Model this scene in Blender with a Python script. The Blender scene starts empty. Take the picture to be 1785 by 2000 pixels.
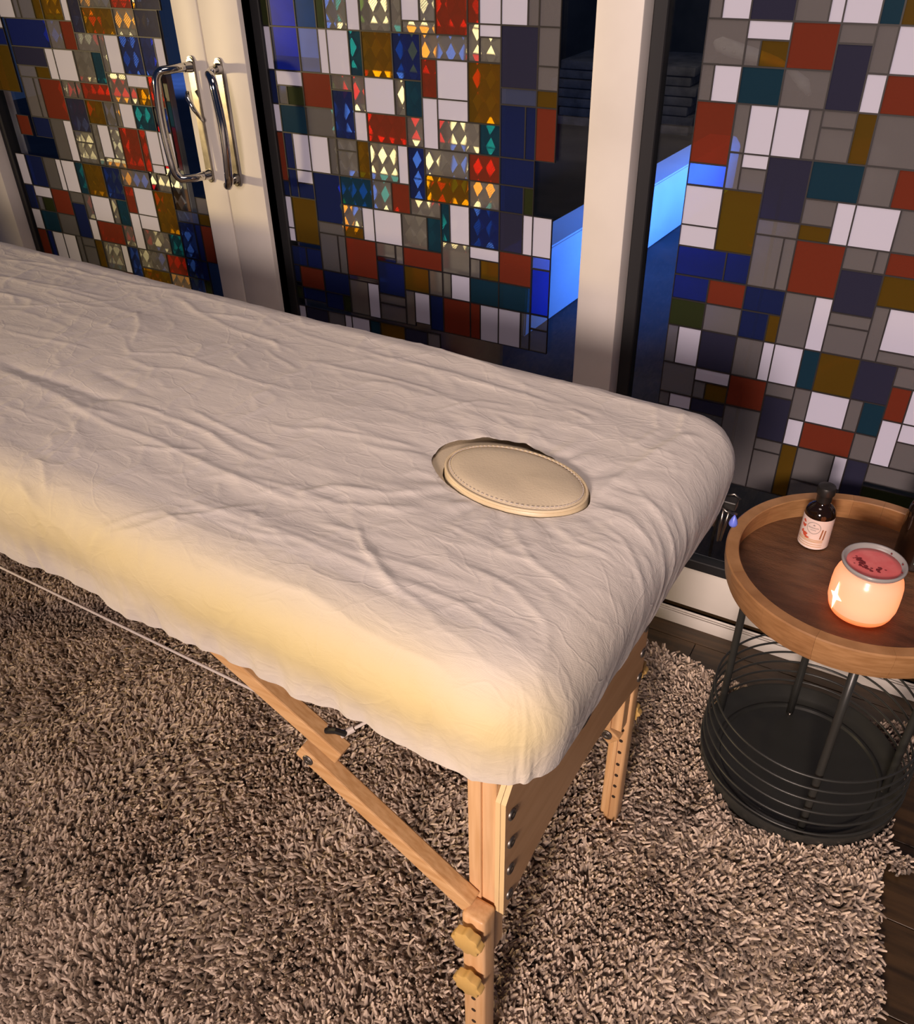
import bpy, bmesh, math, random
import numpy as np
from mathutils import Vector, Matrix

S = bpy.context.scene
COL = S.collection
random.seed(4)
RNG = np.random.default_rng(4)

# ------------------------------------------------------------------ camera
cam_d = bpy.data.cameras.new('camera')
cam = bpy.data.objects.new('camera', cam_d)
COL.objects.link(cam)
Rw = np.array([[0.8714038468544409, 0.27016534490619065, -0.4094704166410919],
               [0.4902154244941966, -0.5111231053796471, 0.706004255465249],
               [-0.018551907731685503, -0.8159435382174339, -0.5778338594792883]])
cam.matrix_world = Matrix([[Rw[0, 0], -Rw[0, 1], -Rw[0, 2], 0.0],
                           [Rw[1, 0], -Rw[1, 1], -Rw[1, 2], 0.0],
                           [Rw[2, 0], -Rw[2, 1], -Rw[2, 2], 1.42],
                           [0, 0, 0, 1]])
cam_d.sensor_fit = 'HORIZONTAL'
cam_d.sensor_width = 36.0
cam_d.lens = 36.0 * 1697.5 / 1785.0
cam_d.clip_start = 0.02
S.camera = cam

# ------------------------------------------------------------------ world and lights
S.view_settings.view_transform = 'Standard'
S.view_settings.look = 'None'
S.view_settings.gamma = 1.0
S.view_settings.use_curve_mapping = False
S.view_settings.exposure = 0.0
S.cycles.transparent_max_bounces = 24
S.cycles.max_bounces = 10

world = bpy.data.worlds.new('night')
S.world = world
world.use_nodes = True
world.node_tree.nodes['Background'].inputs[0].default_value = (0.055, 0.10, 0.26, 1)
world.node_tree.nodes['Background'].inputs[1].default_value = 0.17


def lamp(name, kind, loc, power, color, target=None, **kw):
    d = bpy.data.lights.new(name, kind)
    d.energy = power
    d.color = color
    for k, v in kw.items():
        setattr(d, k, v)
    o = bpy.data.objects.new(name, d)
    COL.objects.link(o)
    o.location = loc
    if target is not None:
        o.rotation_euler = (Vector(target) - Vector(loc)).to_track_quat('-Z', 'Y').to_euler()
    return o


# a two-bulb lamp standing low to the left behind the photographer, soft fills added overhead and low in front, the blue garden light
lamp('lamp_bulb', 'SPOT', (-2.98, -0.04, 1.02), 60, (1.0, 0.73, 0.36), target=(-0.9, 1.3, 1.10), shadow_soft_size=0.06, spot_size=math.radians(84), spot_blend=0.7)
lamp('lamp_bulb', 'SPOT', (-3.06, -0.20, 1.02), 53, (1.0, 0.73, 0.36), target=(-0.7, 1.2, 1.10), shadow_soft_size=0.06, spot_size=math.radians(84), spot_blend=0.7)
lamp('fill_lamp', 'AREA', (-0.3, 0.55, 2.55), 13, (1.0, 0.79, 0.70), target=(-0.3, 0.75, 0.0), shape='DISK', size=1.0)
lamp('fill_lamp', 'AREA', (0.10, -1.9, 1.70), 22, (1.0, 0.78, 0.68), target=(0.0, 1.3, 0.45), shape='DISK', size=0.6, spread=math.radians(82))
lamp('garden_blue_light', 'AREA', (-0.55, 4.4, 0.5), 20, (0.06, 0.22, 1.0), target=(-1.45, 4.4, 0.12), shape='RECTANGLE', size=2.0, size_y=0.1, spread=math.radians(100))
lamp('slab_fill_light', 'POINT', (-1.6, 5.6, 1.5), 9, (1.0, 0.85, 0.7), shadow_soft_size=0.1)  # warm lamp added to brighten the stone slabs
lamp('garden_blue_flood', 'SPOT', (-7.3, 5.0, 2.4), 3400, (0.13, 0.27, 1.0), target=(-7.3, 8.6, 0.05), shadow_soft_size=0.1, spot_size=math.radians(64), spot_blend=0.8)

# ------------------------------------------------------------------ helpers
def tag(o, label=None, cat=None, group=None, kind=None):
    if label: o['label'] = label
    if cat: o['category'] = cat
    if group: o['group'] = group
    if kind: o['kind'] = kind
    return o


def empty(name, loc=(0, 0, 0), rz=0.0, parent=None):
    o = bpy.data.objects.new(name, None)
    COL.objects.link(o)
    o.empty_display_size = 0.05
    o.location = loc
    o.rotation_euler = (0, 0, rz)
    if parent: o.parent = parent
    return o


def link_mesh(name, me, mats, parent=None, smooth=False):
    o = bpy.data.objects.new(name, me)
    COL.objects.link(o)
    if not isinstance(mats, (list, tuple)): mats = [mats]
    for m in mats:
        me.materials.append(m)
    if smooth:
        me.polygons.foreach_set('use_smooth', [True] * len(me.polygons))
    if parent: o.parent = parent
    return o


def obj(name, bm, mat, parent=None, smooth=False, angle=None):
    me = bpy.data.meshes.new(name)
    bmesh.ops.recalc_face_normals(bm, faces=bm.faces[:])
    bm.to_mesh(me)
    bm.free()
    o = link_mesh(name, me, mat, parent, smooth or angle is not None)
    if angle is not None:
        try:
            me.set_sharp_from_angle(angle=math.radians(angle))
        except Exception:
            pass
    return o


def box(bm, x0, x1, y0, y1, z0, z1, bevel=0.0, seg=1, mat=0, M=None):
    r = bmesh.ops.create_cube(bm, size=1.0)
    vs = r['verts']
    for v in vs:
        v.co = Vector(((x0 + x1) / 2 + v.co.x * (x1 - x0), (y0 + y1) / 2 + v.co.y * (y1 - y0), (z0 + z1) / 2 + v.co.z * (z1 - z0)))
    fs = set(f for v in vs for f in v.link_faces)
    for f in fs: f.material_index = mat
    if bevel > 0:
        es = list(set(e for v in vs for e in v.link_edges))
        rb = bmesh.ops.bevel(bm, geom=es, offset=bevel, segments=seg, profile=0.5, affect='EDGES')
        vs = list(set(vs) | set(rb['verts']))
        vs = [v for v in vs if v.is_valid]
    if M is not None:
        for v in vs:
            v.co = M @ v.co
    return vs


def bar(bm, a, b, w, h, up=(0, 0, 1), bevel=0.002, mat=0):
    """square-section bar from a to b, w across, h along 'up'"""
    a = Vector(a); b = Vector(b)
    d = b - a
    L = d.length
    x = d.normalized()
    u = Vector(up)
    y = u.cross(x).normalized()
    z = x.cross(y)
    M = Matrix(((x.x, y.x, z.x, a.x), (x.y, y.y, z.y, a.y), (x.z, y.z, z.z, a.z), (0, 0, 0, 1)))
    return box(bm, 0, L, -w / 2, w / 2, -h / 2, h / 2, bevel=bevel, seg=2, mat=mat, M=M)


def cyl(bm, a, b, r, seg=16, r2=None, mat=0):
    a = Vector(a); b = Vector(b)
    d = b - a
    q = d.to_track_quat('Z', 'Y').to_matrix().to_4x4()
    M = Matrix.Translation((a + b) / 2) @ q
    rr = bmesh.ops.create_cone(bm, cap_ends=True, segments=seg, radius1=r, radius2=r if r2 is None else r2, depth=d.length, matrix=M)
    for v in rr['verts']:
        for f in v.link_faces: f.material_index = mat
    return rr['verts']


def tube(bm, pts, r, seg=10, closed=False, cap=True):
    pts = [Vector(p) for p in pts]
    n = len(pts)
    rings = []
    prev = None
    for i, p in enumerate(pts):
        if closed:
            t = (pts[(i + 1) % n] - pts[i - 1]).normalized()
        else:
            t = (pts[min(i + 1, n - 1)] - pts[max(i - 1, 0)]).normalized()
        if prev is None:
            ref = Vector((0, 0, 1)) if abs(t.z) < 0.9 else Vector((1, 0, 0))
            nx = t.cross(ref).normalized()
        else:
            nx = (prev - t * prev.dot(t)).normalized()
        prev = nx
        ny = t.cross(nx)
        rr = r[i] if isinstance(r, (list, tuple)) else r
        rings.append([bm.verts.new(p + rr * (math.cos(2 * math.pi * k / seg) * nx + math.sin(2 * math.pi * k / seg) * ny)) for k in range(seg)])
    m = n if closed else n - 1
    for i in range(m):
        A = rings[i]; B = rings[(i + 1) % n]
        for k in range(seg):
            bm.faces.new((A[k], A[(k + 1) % seg], B[(k + 1) % seg], B[k]))
    if cap and not closed:
        bm.faces.new(rings[0][::-1]); bm.faces.new(rings[-1])


def lathe(bm, prof, seg=48, c=(0, 0, 0), mat=0, a0=0.0, a1=2 * math.pi):
    """revolve (r,z) profile about z"""
    full = abs((a1 - a0) - 2 * math.pi) < 1e-6
    n = seg if full else seg + 1
    rows = []
    for r, z in prof:
        if r < 1e-6:
            rows.append([bm.verts.new((c[0], c[1], c[2] + z))])
        else:
            rows.append([bm.verts.new((c[0] + r * math.cos(a0 + (a1 - a0) * k / seg), c[1] + r * math.sin(a0 + (a1 - a0) * k / seg), c[2] + z)) for k in range(n)])
    for A, B in zip(rows[:-1], rows[1:]):
        for k in range(seg):
            k2 = (k + 1) % n
            if len(A) == 1 and len(B) == 1: continue
            if len(A) == 1:
                f = bm.faces.new((A[0], B[k], B[k2]))
            elif len(B) == 1:
                f = bm.faces.new((A[k], A[k2], B[0]))
            else:
                f = bm.faces.new((A[k], A[k2], B[k2], B[k]))
            f.material_index = mat
    return rows


def poly(bm, pts, depth_vec, mat=0):
    """extrude a planar polygon (list of 3-vectors)"""
    d = Vector(depth_vec)
    A = [bm.verts.new(Vector(p)) for p in pts]
    B = [bm.verts.new(Vector(p) + d) for p in pts]
    n = len(A)
    fs = [bm.faces.new(A), bm.faces.new(B[::-1])]
    for i in range(n):
        fs.append(bm.faces.new((A[i], B[i], B[(i + 1) % n], A[(i + 1) % n])))
    for f in fs: f.material_index = mat


def arc(cx, cy, r, a0, a1, n):
    return [(cx + r * math.cos(math.radians(a0 + (a1 - a0) * i / n)), cy + r * math.sin(math.radians(a0 + (a1 - a0) * i / n))) for i in range(n + 1)]


# ------------------------------------------------------------------ materials
class NT:
    def __init__(self, name):
        self.m = bpy.data.materials.new(name)
        self.m.use_nodes = True
        self.t = self.m.node_tree
        self.t.nodes.clear()
        self.out = self.n('ShaderNodeOutputMaterial')

    def n(self, typ, **kw):
        nd = self.t.nodes.new(typ)
        for k, v in kw.items():
            if k in nd.inputs.keys() if isinstance(k, str) else False:
                nd.inputs[k].default_value = v
            else:
                setattr(nd, k, v)
        return nd

    def l(self, a, b):
        self.t.links.new(a, b)


def c4(c): return (c[0], c[1], c[2], 1.0)


def pbr(name, col, rough=0.5, metal=0.0, spec=0.5, col2=None, scale=(1, 1, 1), nscale=6.0, detail=4.0, bump=0.0, bscale=60.0, coords='Object', ramp=(0.35, 0.65), coat=0.0, bdist=0.002):
    T = NT(name)
    p = T.n('ShaderNodeBsdfPrincipled')
    p.inputs['Base Color'].default_value = c4(col)
    p.inputs['Roughness'].default_value = rough
    p.inputs['Metallic'].default_value = metal
    p.inputs['Specular IOR Level'].default_value = spec
    p.inputs['Coat Weight'].default_value = coat
    T.l(p.outputs[0], T.out.inputs[0])
    tc = T.n('ShaderNodeTexCoord')
    mp = T.n('ShaderNodeMapping')
    mp.inputs['Scale'].default_value = scale
    T.l(tc.outputs[coords], mp.inputs[0])
    if col2 is not None:
        nz = T.n('ShaderNodeTexNoise')
        nz.inputs['Scale'].default_value = nscale
        nz.inputs['Detail'].default_value = detail
        T.l(mp.outputs[0], nz.inputs['Vector'])
        cr = T.n('ShaderNodeValToRGB')
        cr.color_ramp.elements[0].position = ramp[0]
        cr.color_ramp.elements[1].position = ramp[1]
        cr.color_ramp.elements[0].color = c4(col)
        cr.color_ramp.elements[1].color = c4(col2)
        T.l(nz.outputs[0], cr.inputs[0])
        T.l(cr.outputs[0], p.inputs['Base Color'])
    if bump > 0:
        nb = T.n('ShaderNodeTexNoise')
        nb.inputs['Scale'].default_value = bscale
        nb.inputs['Detail'].default_value = 5
        T.l(mp.outputs[0], nb.inputs['Vector'])
        b = T.n('ShaderNodeBump')
        b.inputs['Strength'].default_value = bump
        b.inputs['Distance'].default_value = bdist
        T.l(nb.outputs[0], b.inputs['Height'])
        T.l(b.outputs[0], p.inputs['Normal'])
    return T.m


MAT = {}
MAT['white_paint'] = pbr('white_paint', (0.78, 0.74, 0.70), 0.45, col2=(0.70, 0.66, 0.62), nscale=5, bump=0.05)
MAT['black_rubber'] = pbr('black_rubber', (0.012, 0.012, 0.014), 0.55)
MAT['chrome'] = pbr('chrome', (0.62, 0.60, 0.57), 0.10, metal=1.0)
MAT['bolt_steel'] = pbr('bolt_steel', (0.22, 0.20, 0.18), 0.42, metal=0.9)
MAT['dull_chrome'] = pbr('dull_chrome', (0.22, 0.20, 0.17), 0.30, metal=1.0, col2=(0.36, 0.33, 0.29), nscale=30)
MAT['floor_wood'] = pbr('floor_wood', (0.030, 0.018, 0.009), 0.35, col2=(0.075, 0.042, 0.018), scale=(1.2, 12, 1), nscale=5, bump=0.1, bscale=40)
MAT['beech'] = pbr('beech', (0.64, 0.37, 0.17), 0.42, col2=(0.76, 0.48, 0.25), scale=(22, 22, 1.2), nscale=6, bump=0.05, bscale=25)
MAT['beech_long'] = pbr('beech_long', (0.56, 0.31, 0.13), 0.42, col2=(0.70, 0.43, 0.21), scale=(2.0, 40, 20), nscale=6, bump=0.05, bscale=25)
MAT['plywood'] = pbr('plywood', (0.50, 0.28, 0.13), 0.45, col2=(0.57, 0.34, 0.17), scale=(10, 1.5, 10), nscale=6)
MAT['ply_edge'] = pbr('ply_edge', (0.75, 0.55, 0.28), 0.5)
MAT['knob_plastic'] = pbr('knob_plastic', (0.62, 0.40, 0.13), 0.4)
MAT['hole_dark'] = pbr('hole_dark', (0.03, 0.016, 0.008), 0.8)
MAT['cord'] = pbr('cord', (0.62, 0.55, 0.50), 0.7)
MAT['black_plastic'] = pbr('black_plastic', (0.015, 0.014, 0.013), 0.4)
MAT['vinyl'] = pbr('vinyl', (0.58, 0.485, 0.345), 0.42, bump=0.45, bscale=420, bdist=0.0008)
MAT['vinyl_piping'] = pbr('vinyl_piping', (0.62, 0.50, 0.32), 0.4, bump=0.2, bscale=300, bdist=0.0006)
MAT['dark_metal'] = pbr('dark_metal', (0.032, 0.033, 0.030), 0.36, metal=0.0, spec=0.6, bump=0.04, bscale=120)
MAT['stone'] = pbr('stone', (0.16, 0.15, 0.14), 0.8, col2=(0.30, 0.28, 0.26), nscale=9, bump=0.6, bscale=20, bdist=0.01)
MAT['low_wall_paint'] = pbr('low_wall_paint', (0.80, 0.82, 0.85), 0.7, col2=(0.7, 0.72, 0.76), nscale=3)
MAT['garden_wall'] = pbr('garden_wall', (0.05, 0.06, 0.07), 0.9, col2=(0.10, 0.11, 0.12), nscale=3)
MAT['paving'] = pbr('paving', (0.022, 0.025, 0.028), 0.8, col2=(0.040, 0.043, 0.046), nscale=4)
MAT['driftwood'] = pbr('driftwood', (0.62, 0.56, 0.50), 0.8, col2=(0.45, 0.40, 0.35), nscale=30, scale=(1, 6, 6))
PANES_MID='-1395 -1351 1208 1269 G;-1351 -1281 1208 1269 B;-1281 -1229 1208 1269 T;-1229 -1207 1208 1269 G;-1207 -1154 1208 1269 C;-1154 -1123 1208 1269 W;-1123 -1051 1208 1269 C;-1051 -1026 1208 1269 C;-1026 -986 1229 1269 W;-986 -951 1229 1269 S;-1026 -951 1208 1229 C;-951 -882 1208 1269 R;-882 -857 1229 1278 R;-882 -857 1166 1229 C;-857 -812 1229 1278 W;-857 -812 1208 1229 W;-857 -812 1166 1208 C;-812 -759 1229 1278 W;-759 -737 1229 1278 S;-737 -695 1229 1278 S;-812 -737 1126 1229 N;-737 -695 1166 1229 S;-737 -695 1126 1166 S;-812 -737 1097 1126 L;-737 -695 1097 1126 Y;-812 -759 1002 1097 B;-759 -737 1002 1097 B;-737 -695 1002 1097 R;-1395 -1351 1126 1208 W;-1351 -1281 1126 1208 B;-1281 -1229 1126 1208 C;-1229 -1207 1126 1208 W;-1207 -1154 1126 1208 W;-1154 -1123 1126 1208 T;-1123 -1051 1126 1208 Y;-1051 -986 1126 1208 B;-986 -882 1166 1208 C;-986 -951 1097 1166 R;-951 -882 1097 1166 W;-951 -882 1059 1097 W;-986 -951 1002 1097 W;-882 -812 1059 1166 Y;-1395 -1351 1059 1126 B;-1351 -1281 1097 1126 W;-1351 -1326 1059 1097 C;-1326 -1281 1059 1097 G;-1281 -1207 1059 1126 R;-1207 -1154 1097 1126 C;-1207 -1154 1002 1097 B;-1154 -1123 1059 1126 C;-1123 -1051 1059 1126 W;-1051 -1026 1059 1126 C;-1026 -986 1059 1126 T;-1395 -1351 1002 1059 W;-1351 -1281 1002 1059 T;-1281 -1207 1002 1059 C;-1154 -1123 1002 1059 W;-1123 -1026 1002 1059 R;-1026 -986 1002 1059 C;-951 -857 1002 1059 C;-857 -812 1002 1059 T;-1395 -1351 897 1002 R;-1351 -1326 925 1002 B;-1326 -1281 925 1002 W;-1281 -1229 925 1002 W;-1229 -1207 925 1002 C;-1207 -1154 978 1002 C;-1207 -1154 925 978 C;-1154 -1123 925 1002 Y;-1123 -1051 925 1002 C;-1051 -1026 925 1002 W;-1026 -986 897 1002 B;-986 -882 950 1002 C;-882 -812 950 1002 R;-812 -737 950 1002 B;-986 -882 897 950 Y;-882 -812 897 950 C;-1395 -1351 863 897 B;-1351 -1326 863 925 B;-1326 -1281 897 925 W;-1326 -1281 863 897 B;-1281 -1207 816 925 B;-1207 -1123 863 925 T;-1123 -1072 863 925 C;-1072 -1026 863 925 R;-1026 -951 863 897 C;-951 -929 816 897 T;-929 -882 816 897 W;-882 -812 816 897 B;-812 -759 897 950 B;-759 -737 897 950 G;-812 -759 816 897 N;-759 -737 816 897 W;-737 -695 816 897 W;-1395 -1351 790 863 W;-1395 -1351 758 790 W;-1351 -1281 758 863 Y;-1281 -1207 790 816 C;-1207 -1154 816 863 C;-1207 -1154 790 816 Y;-1154 -1123 790 863 W;-1123 -1051 790 863 W;-1051 -986 790 863 C;-986 -951 790 863 T;-1395 -1326 701 748 B;-1326 -1281 701 748 B;-1281 -1229 701 790 C;-1229 -1207 701 790 C;-1207 -1123 701 790 R;-1123 -1072 758 790 C;-1072 -1051 748 790 C;-1123 -1051 671 748 B;-1051 -951 748 790 R;-951 -882 748 816 C;-882 -812 790 816 W;-882 -857 748 790 C;-857 -812 748 790 Y;-812 -737 748 816 R;-737 -695 790 816 L;-737 -695 691 790 B;-882 -812 691 748 T;-812 -737 691 748 T;-1395 -1351 658 701 B;-1351 -1281 648 701 R;-1281 -1207 648 701 B;-1207 -1154 607 691 C;-1154 -1123 607 691 W;-1051 -986 691 748 Y;-986 -951 691 748 C;-951 -929 691 748 C;-929 -882 691 748 W;-1395 -1351 617 648 G;-1351 -1281 617 648 B;-1281 -1229 607 648 B;-1229 -1207 607 648 G;-1123 -1051 648 671 C;-1123 -1051 607 648 C;-1051 -1026 607 691 C;-1026 -986 617 691 W;-986 -951 607 691 B;-951 -882 607 691 R;-882 -857 607 691 R;-857 -812 607 691 W;-812 -759 607 691 W;-759 -737 607 691 C;-737 -695 658 691 C;-737 -695 607 658 C'  # narrow red pane at top is clear glass, its reflection put in as colour
PANES_RIGHT='-438 -416 1252 1291 S;-416 -371 1252 1291 W;-371 -303 1252 1291 N;-303 -253 1252 1291 S;-253 -232 1252 1291 W;-232 -180 1252 1291 W;-180 -150 1252 1291 T;-150 -111 1252 1291 Y;-438 -371 1186 1252 S;-371 -303 1225 1252 W;-371 -347 1186 1225 S;-347 -303 1186 1225 Y;-303 -232 1186 1252 R;-232 -180 1225 1252 S;-232 -180 1130 1225 N;-180 -150 1186 1252 S;-150 -100 1186 1252 W;-438 -416 1130 1186 S;-416 -371 1130 1186 W;-371 -303 1130 1186 T;-303 -232 1130 1186 S;-180 -150 1130 1186 W;-150 -81 1130 1186 R;-438 -371 1030 1130 R;-371 -347 1053 1130 S;-347 -303 1053 1130 W;-303 -253 1053 1130 W;-253 -232 1053 1130 S;-232 -180 1104 1130 S;-232 -180 1053 1104 S;-180 -150 1053 1130 Y;-150 -70 1053 1130 S;-438 -371 992 1030 L;-371 -347 992 1053 S;-347 -303 1030 1053 W;-347 -303 992 1030 S;-303 -232 949 1053 N;-232 -150 992 1053 T;-150 -100 992 1053 S;-100 -57 992 1053 R;-438 -371 922 992 W;-438 -371 883 922 W;-371 -303 883 992 Y;-303 -232 922 949 S;-232 -180 949 992 S;-232 -180 922 949 Y;-180 -150 922 992 W;-150 -81 922 992 W;-81 -31 922 992 S;-438 -347 828 883 B;-347 -303 828 883 B;-303 -253 828 922 S;-253 -232 828 922 S;-232 -150 828 922 R;-150 -100 883 922 S;-100 -81 883 922 S;-81 -19 883 922 R;-438 -371 781 828 B;-371 -303 781 828 R;-303 -232 781 828 B;-232 -180 727 828 S;-180 -150 727 828 W;-150 -81 805 883 N;-81 -6 828 883 Y;-150 -81 781 805 S;-150 -81 727 781 S;-81 -57 727 828 S;-57 -19 750 828 W;-438 -371 727 781 G;-371 -303 727 781 S;-303 -253 727 781 B;-253 -232 727 781 Y;-438 -416 648 727 S;-416 -371 648 727 W;-371 -303 648 727 N;-303 -253 648 727 S;-253 -232 648 727 W;-232 -180 648 727 W;-180 -150 648 727 T;-150 -81 648 727 Y;-81 -19 648 727 N;-57 15 727 750 S;-19 15 688 727 S;-438 -371 582 648 S;-371 -303 620 648 W;-371 -347 582 620 S;-347 -303 582 620 Y;-303 -232 582 648 R;-232 -180 620 648 S;-232 -180 525 620 N;-180 -150 582 648 S;-150 -81 582 648 W;-81 -57 582 648 S;-57 -19 582 648 T;-19 15 620 688 R;15 49 620 688 W;-438 -416 551 582 S;-416 -371 551 582 W;-371 -303 551 582 N;-303 -232 525 582 S;-180 -150 525 582 W;-150 -57 525 582 R;-57 -19 525 582 S;-19 15 525 620 W;15 49 582 620 W;15 64 525 582 S;-232 -180 498 525 S;-180 -150 451 525 Y;-232 -180 451 498 S;-150 -81 451 525 S;-81 -57 451 525 W;-57 -19 461 525 N;-19 77 484 525 S;-19 77 461 475 G;-150 -70 413 451 S'
PANES_LEFT='-2209 -2150 1196 1250 W;-2150 -2129 1196 1250 S;-2129 -2077 1196 1250 S;-2077 -2046 1196 1250 Y;-2046 -1975 1196 1250 Y;-1975 -1952 1196 1250 W;-1952 -1912 1172 1250 N;-1912 -1809 1227 1250 C;-1809 -1741 1227 1250 R;-1730 -1653 1227 1250 N;-1912 -1809 1172 1227 Y;-1809 -1741 1172 1227 C;-1741 -1667 1172 1227 N;-2269 -2209 1172 1196 W;-2196 -2046 1134 1196 B;-2046 -1997 1134 1196 S;-1997 -1952 1134 1196 R;-1952 -1876 1134 1172 S;-1876 -1856 1091 1172 S;-1856 -1809 1091 1172 W;-1809 -1741 1091 1172 B;-1741 -1695 1091 1172 B;-1695 -1667 1111 1172 W;-2280 -2209 1134 1172 B;-2300 -2209 1025 1134 Y;-2196 -2077 1091 1134 N;-2077 -2046 1064 1134 W;-2046 -1975 1064 1134 W;-1975 -1912 1064 1134 C;-1912 -1876 1064 1134 T;-2196 -2129 1064 1091 S;-2129 -2077 1064 1091 Y;-2196 -2150 969 1064 S;-2150 -2129 969 1064 S;-2129 -2046 969 1064 R;-2046 -1997 1025 1064 C;-1997 -1975 1025 1064 C;-1975 -1876 1025 1064 R;-1876 -1809 1025 1091 C;-1809 -1741 1064 1091 W;-1809 -1784 1025 1064 C;-1784 -1741 1025 1064 Y;-1741 -1695 1025 1091 R;-2046 -1975 946 1025 N;-1975 -1912 969 1025 Y;-1912 -1876 969 1025 C;-1876 -1856 969 1025 C;-1856 -1809 969 1025 W;-1809 -1741 969 1025 T;-1730 -1695 969 1025 B;-2258 -2209 919 969 R;-2196 -2129 919 969 B;-2129 -2077 869 969 C;-2077 -2046 869 969 W;-2046 -1975 919 946 C;-2046 -1975 869 919 C;-1975 -1952 869 969 C;-1952 -1912 890 969 W;-1912 -1876 890 969 S;-1952 -1876 869 890 C;-1876 -1809 869 969 R;-1809 -1784 869 969 R;-1784 -1741 890 969 W;-1741 -1695 890 969 W;-1784 -1741 869 890 W'

# coloured panes: part ink (diffuse), part clear colour (transparent), a weak sheen
def pane_mat(name, trans, diff, fac, rough=0.25, sheen=0.004):
    T = NT(name)
    tr = T.n('ShaderNodeBsdfTransparent'); tr.inputs[0].default_value = c4(trans)
    df = T.n('ShaderNodeBsdfDiffuse'); df.inputs[0].default_value = c4(diff)
    mx = T.n('ShaderNodeMixShader'); mx.inputs[0].default_value = fac
    T.l(tr.outputs[0], mx.inputs[1]); T.l(df.outputs[0], mx.inputs[2])
    gl = T.n('ShaderNodeBsdfGlossy'); gl.inputs['Roughness'].default_value = rough
    m2 = T.n('ShaderNodeMixShader'); m2.inputs[0].default_value = sheen
    T.l(mx.outputs[0], m2.inputs[1]); T.l(gl.outputs[0], m2.inputs[2])
    T.l(m2.outputs[0], T.out.inputs[0])
    return T.m


PM = {
    'W': pane_mat('pane_frosted', (0.8, 0.8, 0.85), (0.60, 0.605, 0.76), 0.86, 0.5),
    'C': pane_mat('pane_clear', (0.88, 0.87, 0.84), (0.55, 0.52, 0.50), 0.10),
    'S': pane_mat('pane_smoke', (0.72, 0.74, 0.76), (0.40, 0.37, 0.38), 0.22),
    'B': pane_mat('pane_blue', (0.16, 0.30, 0.85), (0.06, 0.09, 0.24), 0.16),
    'L': pane_mat('pane_blue_lit', (0.55, 0.66, 0.95), (0.25, 0.28, 0.42), 0.14),  # blue light seen behind these panes is put into their colour
    'N': pane_mat('pane_navy', (0.16, 0.20, 0.40), (0.08, 0.08, 0.15), 0.30),
    'T': pane_mat('pane_teal', (0.06, 0.42, 0.55), (0.04, 0.12, 0.19), 0.22),
    'Y': pane_mat('pane_yellow', (0.85, 0.55, 0.03), (0.26, 0.18, 0.03), 0.20),
    'R': pane_mat('pane_red', (0.70, 0.055, 0.015), (0.36, 0.085, 0.045), 0.30),
    'G': pane_mat('pane_green', (0.22, 0.34, 0.10), (0.10, 0.12, 0.05), 0.22),
}


def glass_mat():
    T = NT('window_glass')
    tr = T.n('ShaderNodeBsdfTransparent'); tr.inputs[0].default_value = (0.95, 0.975, 0.97, 1)
    gl = T.n('ShaderNodeBsdfGlossy'); gl.inputs['Roughness'].default_value = 0.02
    lw = T.n('ShaderNodeLayerWeight')
    pw_ = T.n('ShaderNodeMath'); pw_.operation = 'POWER'; pw_.inputs[1].default_value = 5.0
    T.l(lw.outputs['Facing'], pw_.inputs[0])
    fr = T.n('ShaderNodeMath'); fr.operation = 'MULTIPLY_ADD'; fr.inputs[1].default_value = 0.9; fr.inputs[2].default_value = 0.035
    T.l(pw_.outputs[0], fr.inputs[0])
    mx = T.n('ShaderNodeMixShader')
    T.l(fr.outputs[0], mx.inputs[0]); T.l(tr.outputs[0], mx.inputs[1]); T.l(gl.outputs[0], mx.inputs[2])
    T.l(mx.outputs[0], T.out.inputs[0])
    return T.m


MAT['glass'] = glass_mat()
MAT['lead'] = pbr('lead_line', (0.010, 0.008, 0.010), 0.5)


def parse(s):
    return [(int(a) / 1000, int(b) / 1000, int(c) / 1000, int(d) / 1000, k) for a, b, c, d, k in (q.split() for q in s.split(';'))]


PM_MID, PM_RIGHT, PM_LEFT = parse(PANES_MID), parse(PANES_RIGHT), parse(PANES_LEFT)


def shift(L, dx, dz): return [(a + dx, b + dx, c + dz, d + dz, k) for a, b, c, d, k in L]


def clip(L, x0, x1, z0, z1):
    out = []
    for a, b, c, d, k in L:
        a, b, c, d = max(a, x0), min(b, x1), max(c, z0), min(d, z1)
        if b - a > 0.008 and d - c > 0.008: out.append((a, b, c, d, k))
    return out


# one printed pattern serves the three panels, at three heights
up = shift(PM_LEFT, 0.921, 0.341)
up_top = [r for r in up if r[2] > 1.262]
lo_top = min(r[2] for r in up_top)
mid = [(a, b, c, (lo_top if d > 1.262 else d), k) for a, b, c, d, k in PM_MID]
mid_low = [r for r in shift(PM_RIGHT, -0.977, -0.128) if r[3] < 0.612 and r[2] > 0.24]
MIDDLE = clip(mid + up_top + mid_low, -1.392, -0.695, 0.285, 2.0)
left_low = [r for r in shift(MIDDLE, -0.921, -0.341) if r[3] < 0.872]
LEFT = clip(PM_LEFT + left_low, -2.31, -1.62, 0.20, 1.9)
right_up = [r for r in shift(MIDDLE, 0.977, 0.128) if r[2] > 1.29]
rt = min([r[2] for r in right_up] + [1.34])
right = [(a, b, c, (rt if d > 1.285 else d), k) for a, b, c, d, k in PM_RIGHT]


def square_off(L, xr, zb):
    """carry the outermost panes of each row and column to a straight film edge"""
    out = []
    for a, b, c, d, k in L:
        if b > xr - 0.11 and not any(p[0] > b - 0.006 and min(d, p[3]) - max(c, p[2]) > 0.004 for p in L): b = xr
        if c < zb + 0.14 and not any(p[3] < c + 0.006 and min(b, p[1]) - max(a, p[0]) > 0.004 for p in L): c = zb
        out.append((a, b, c, d, k))
    return out


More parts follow.
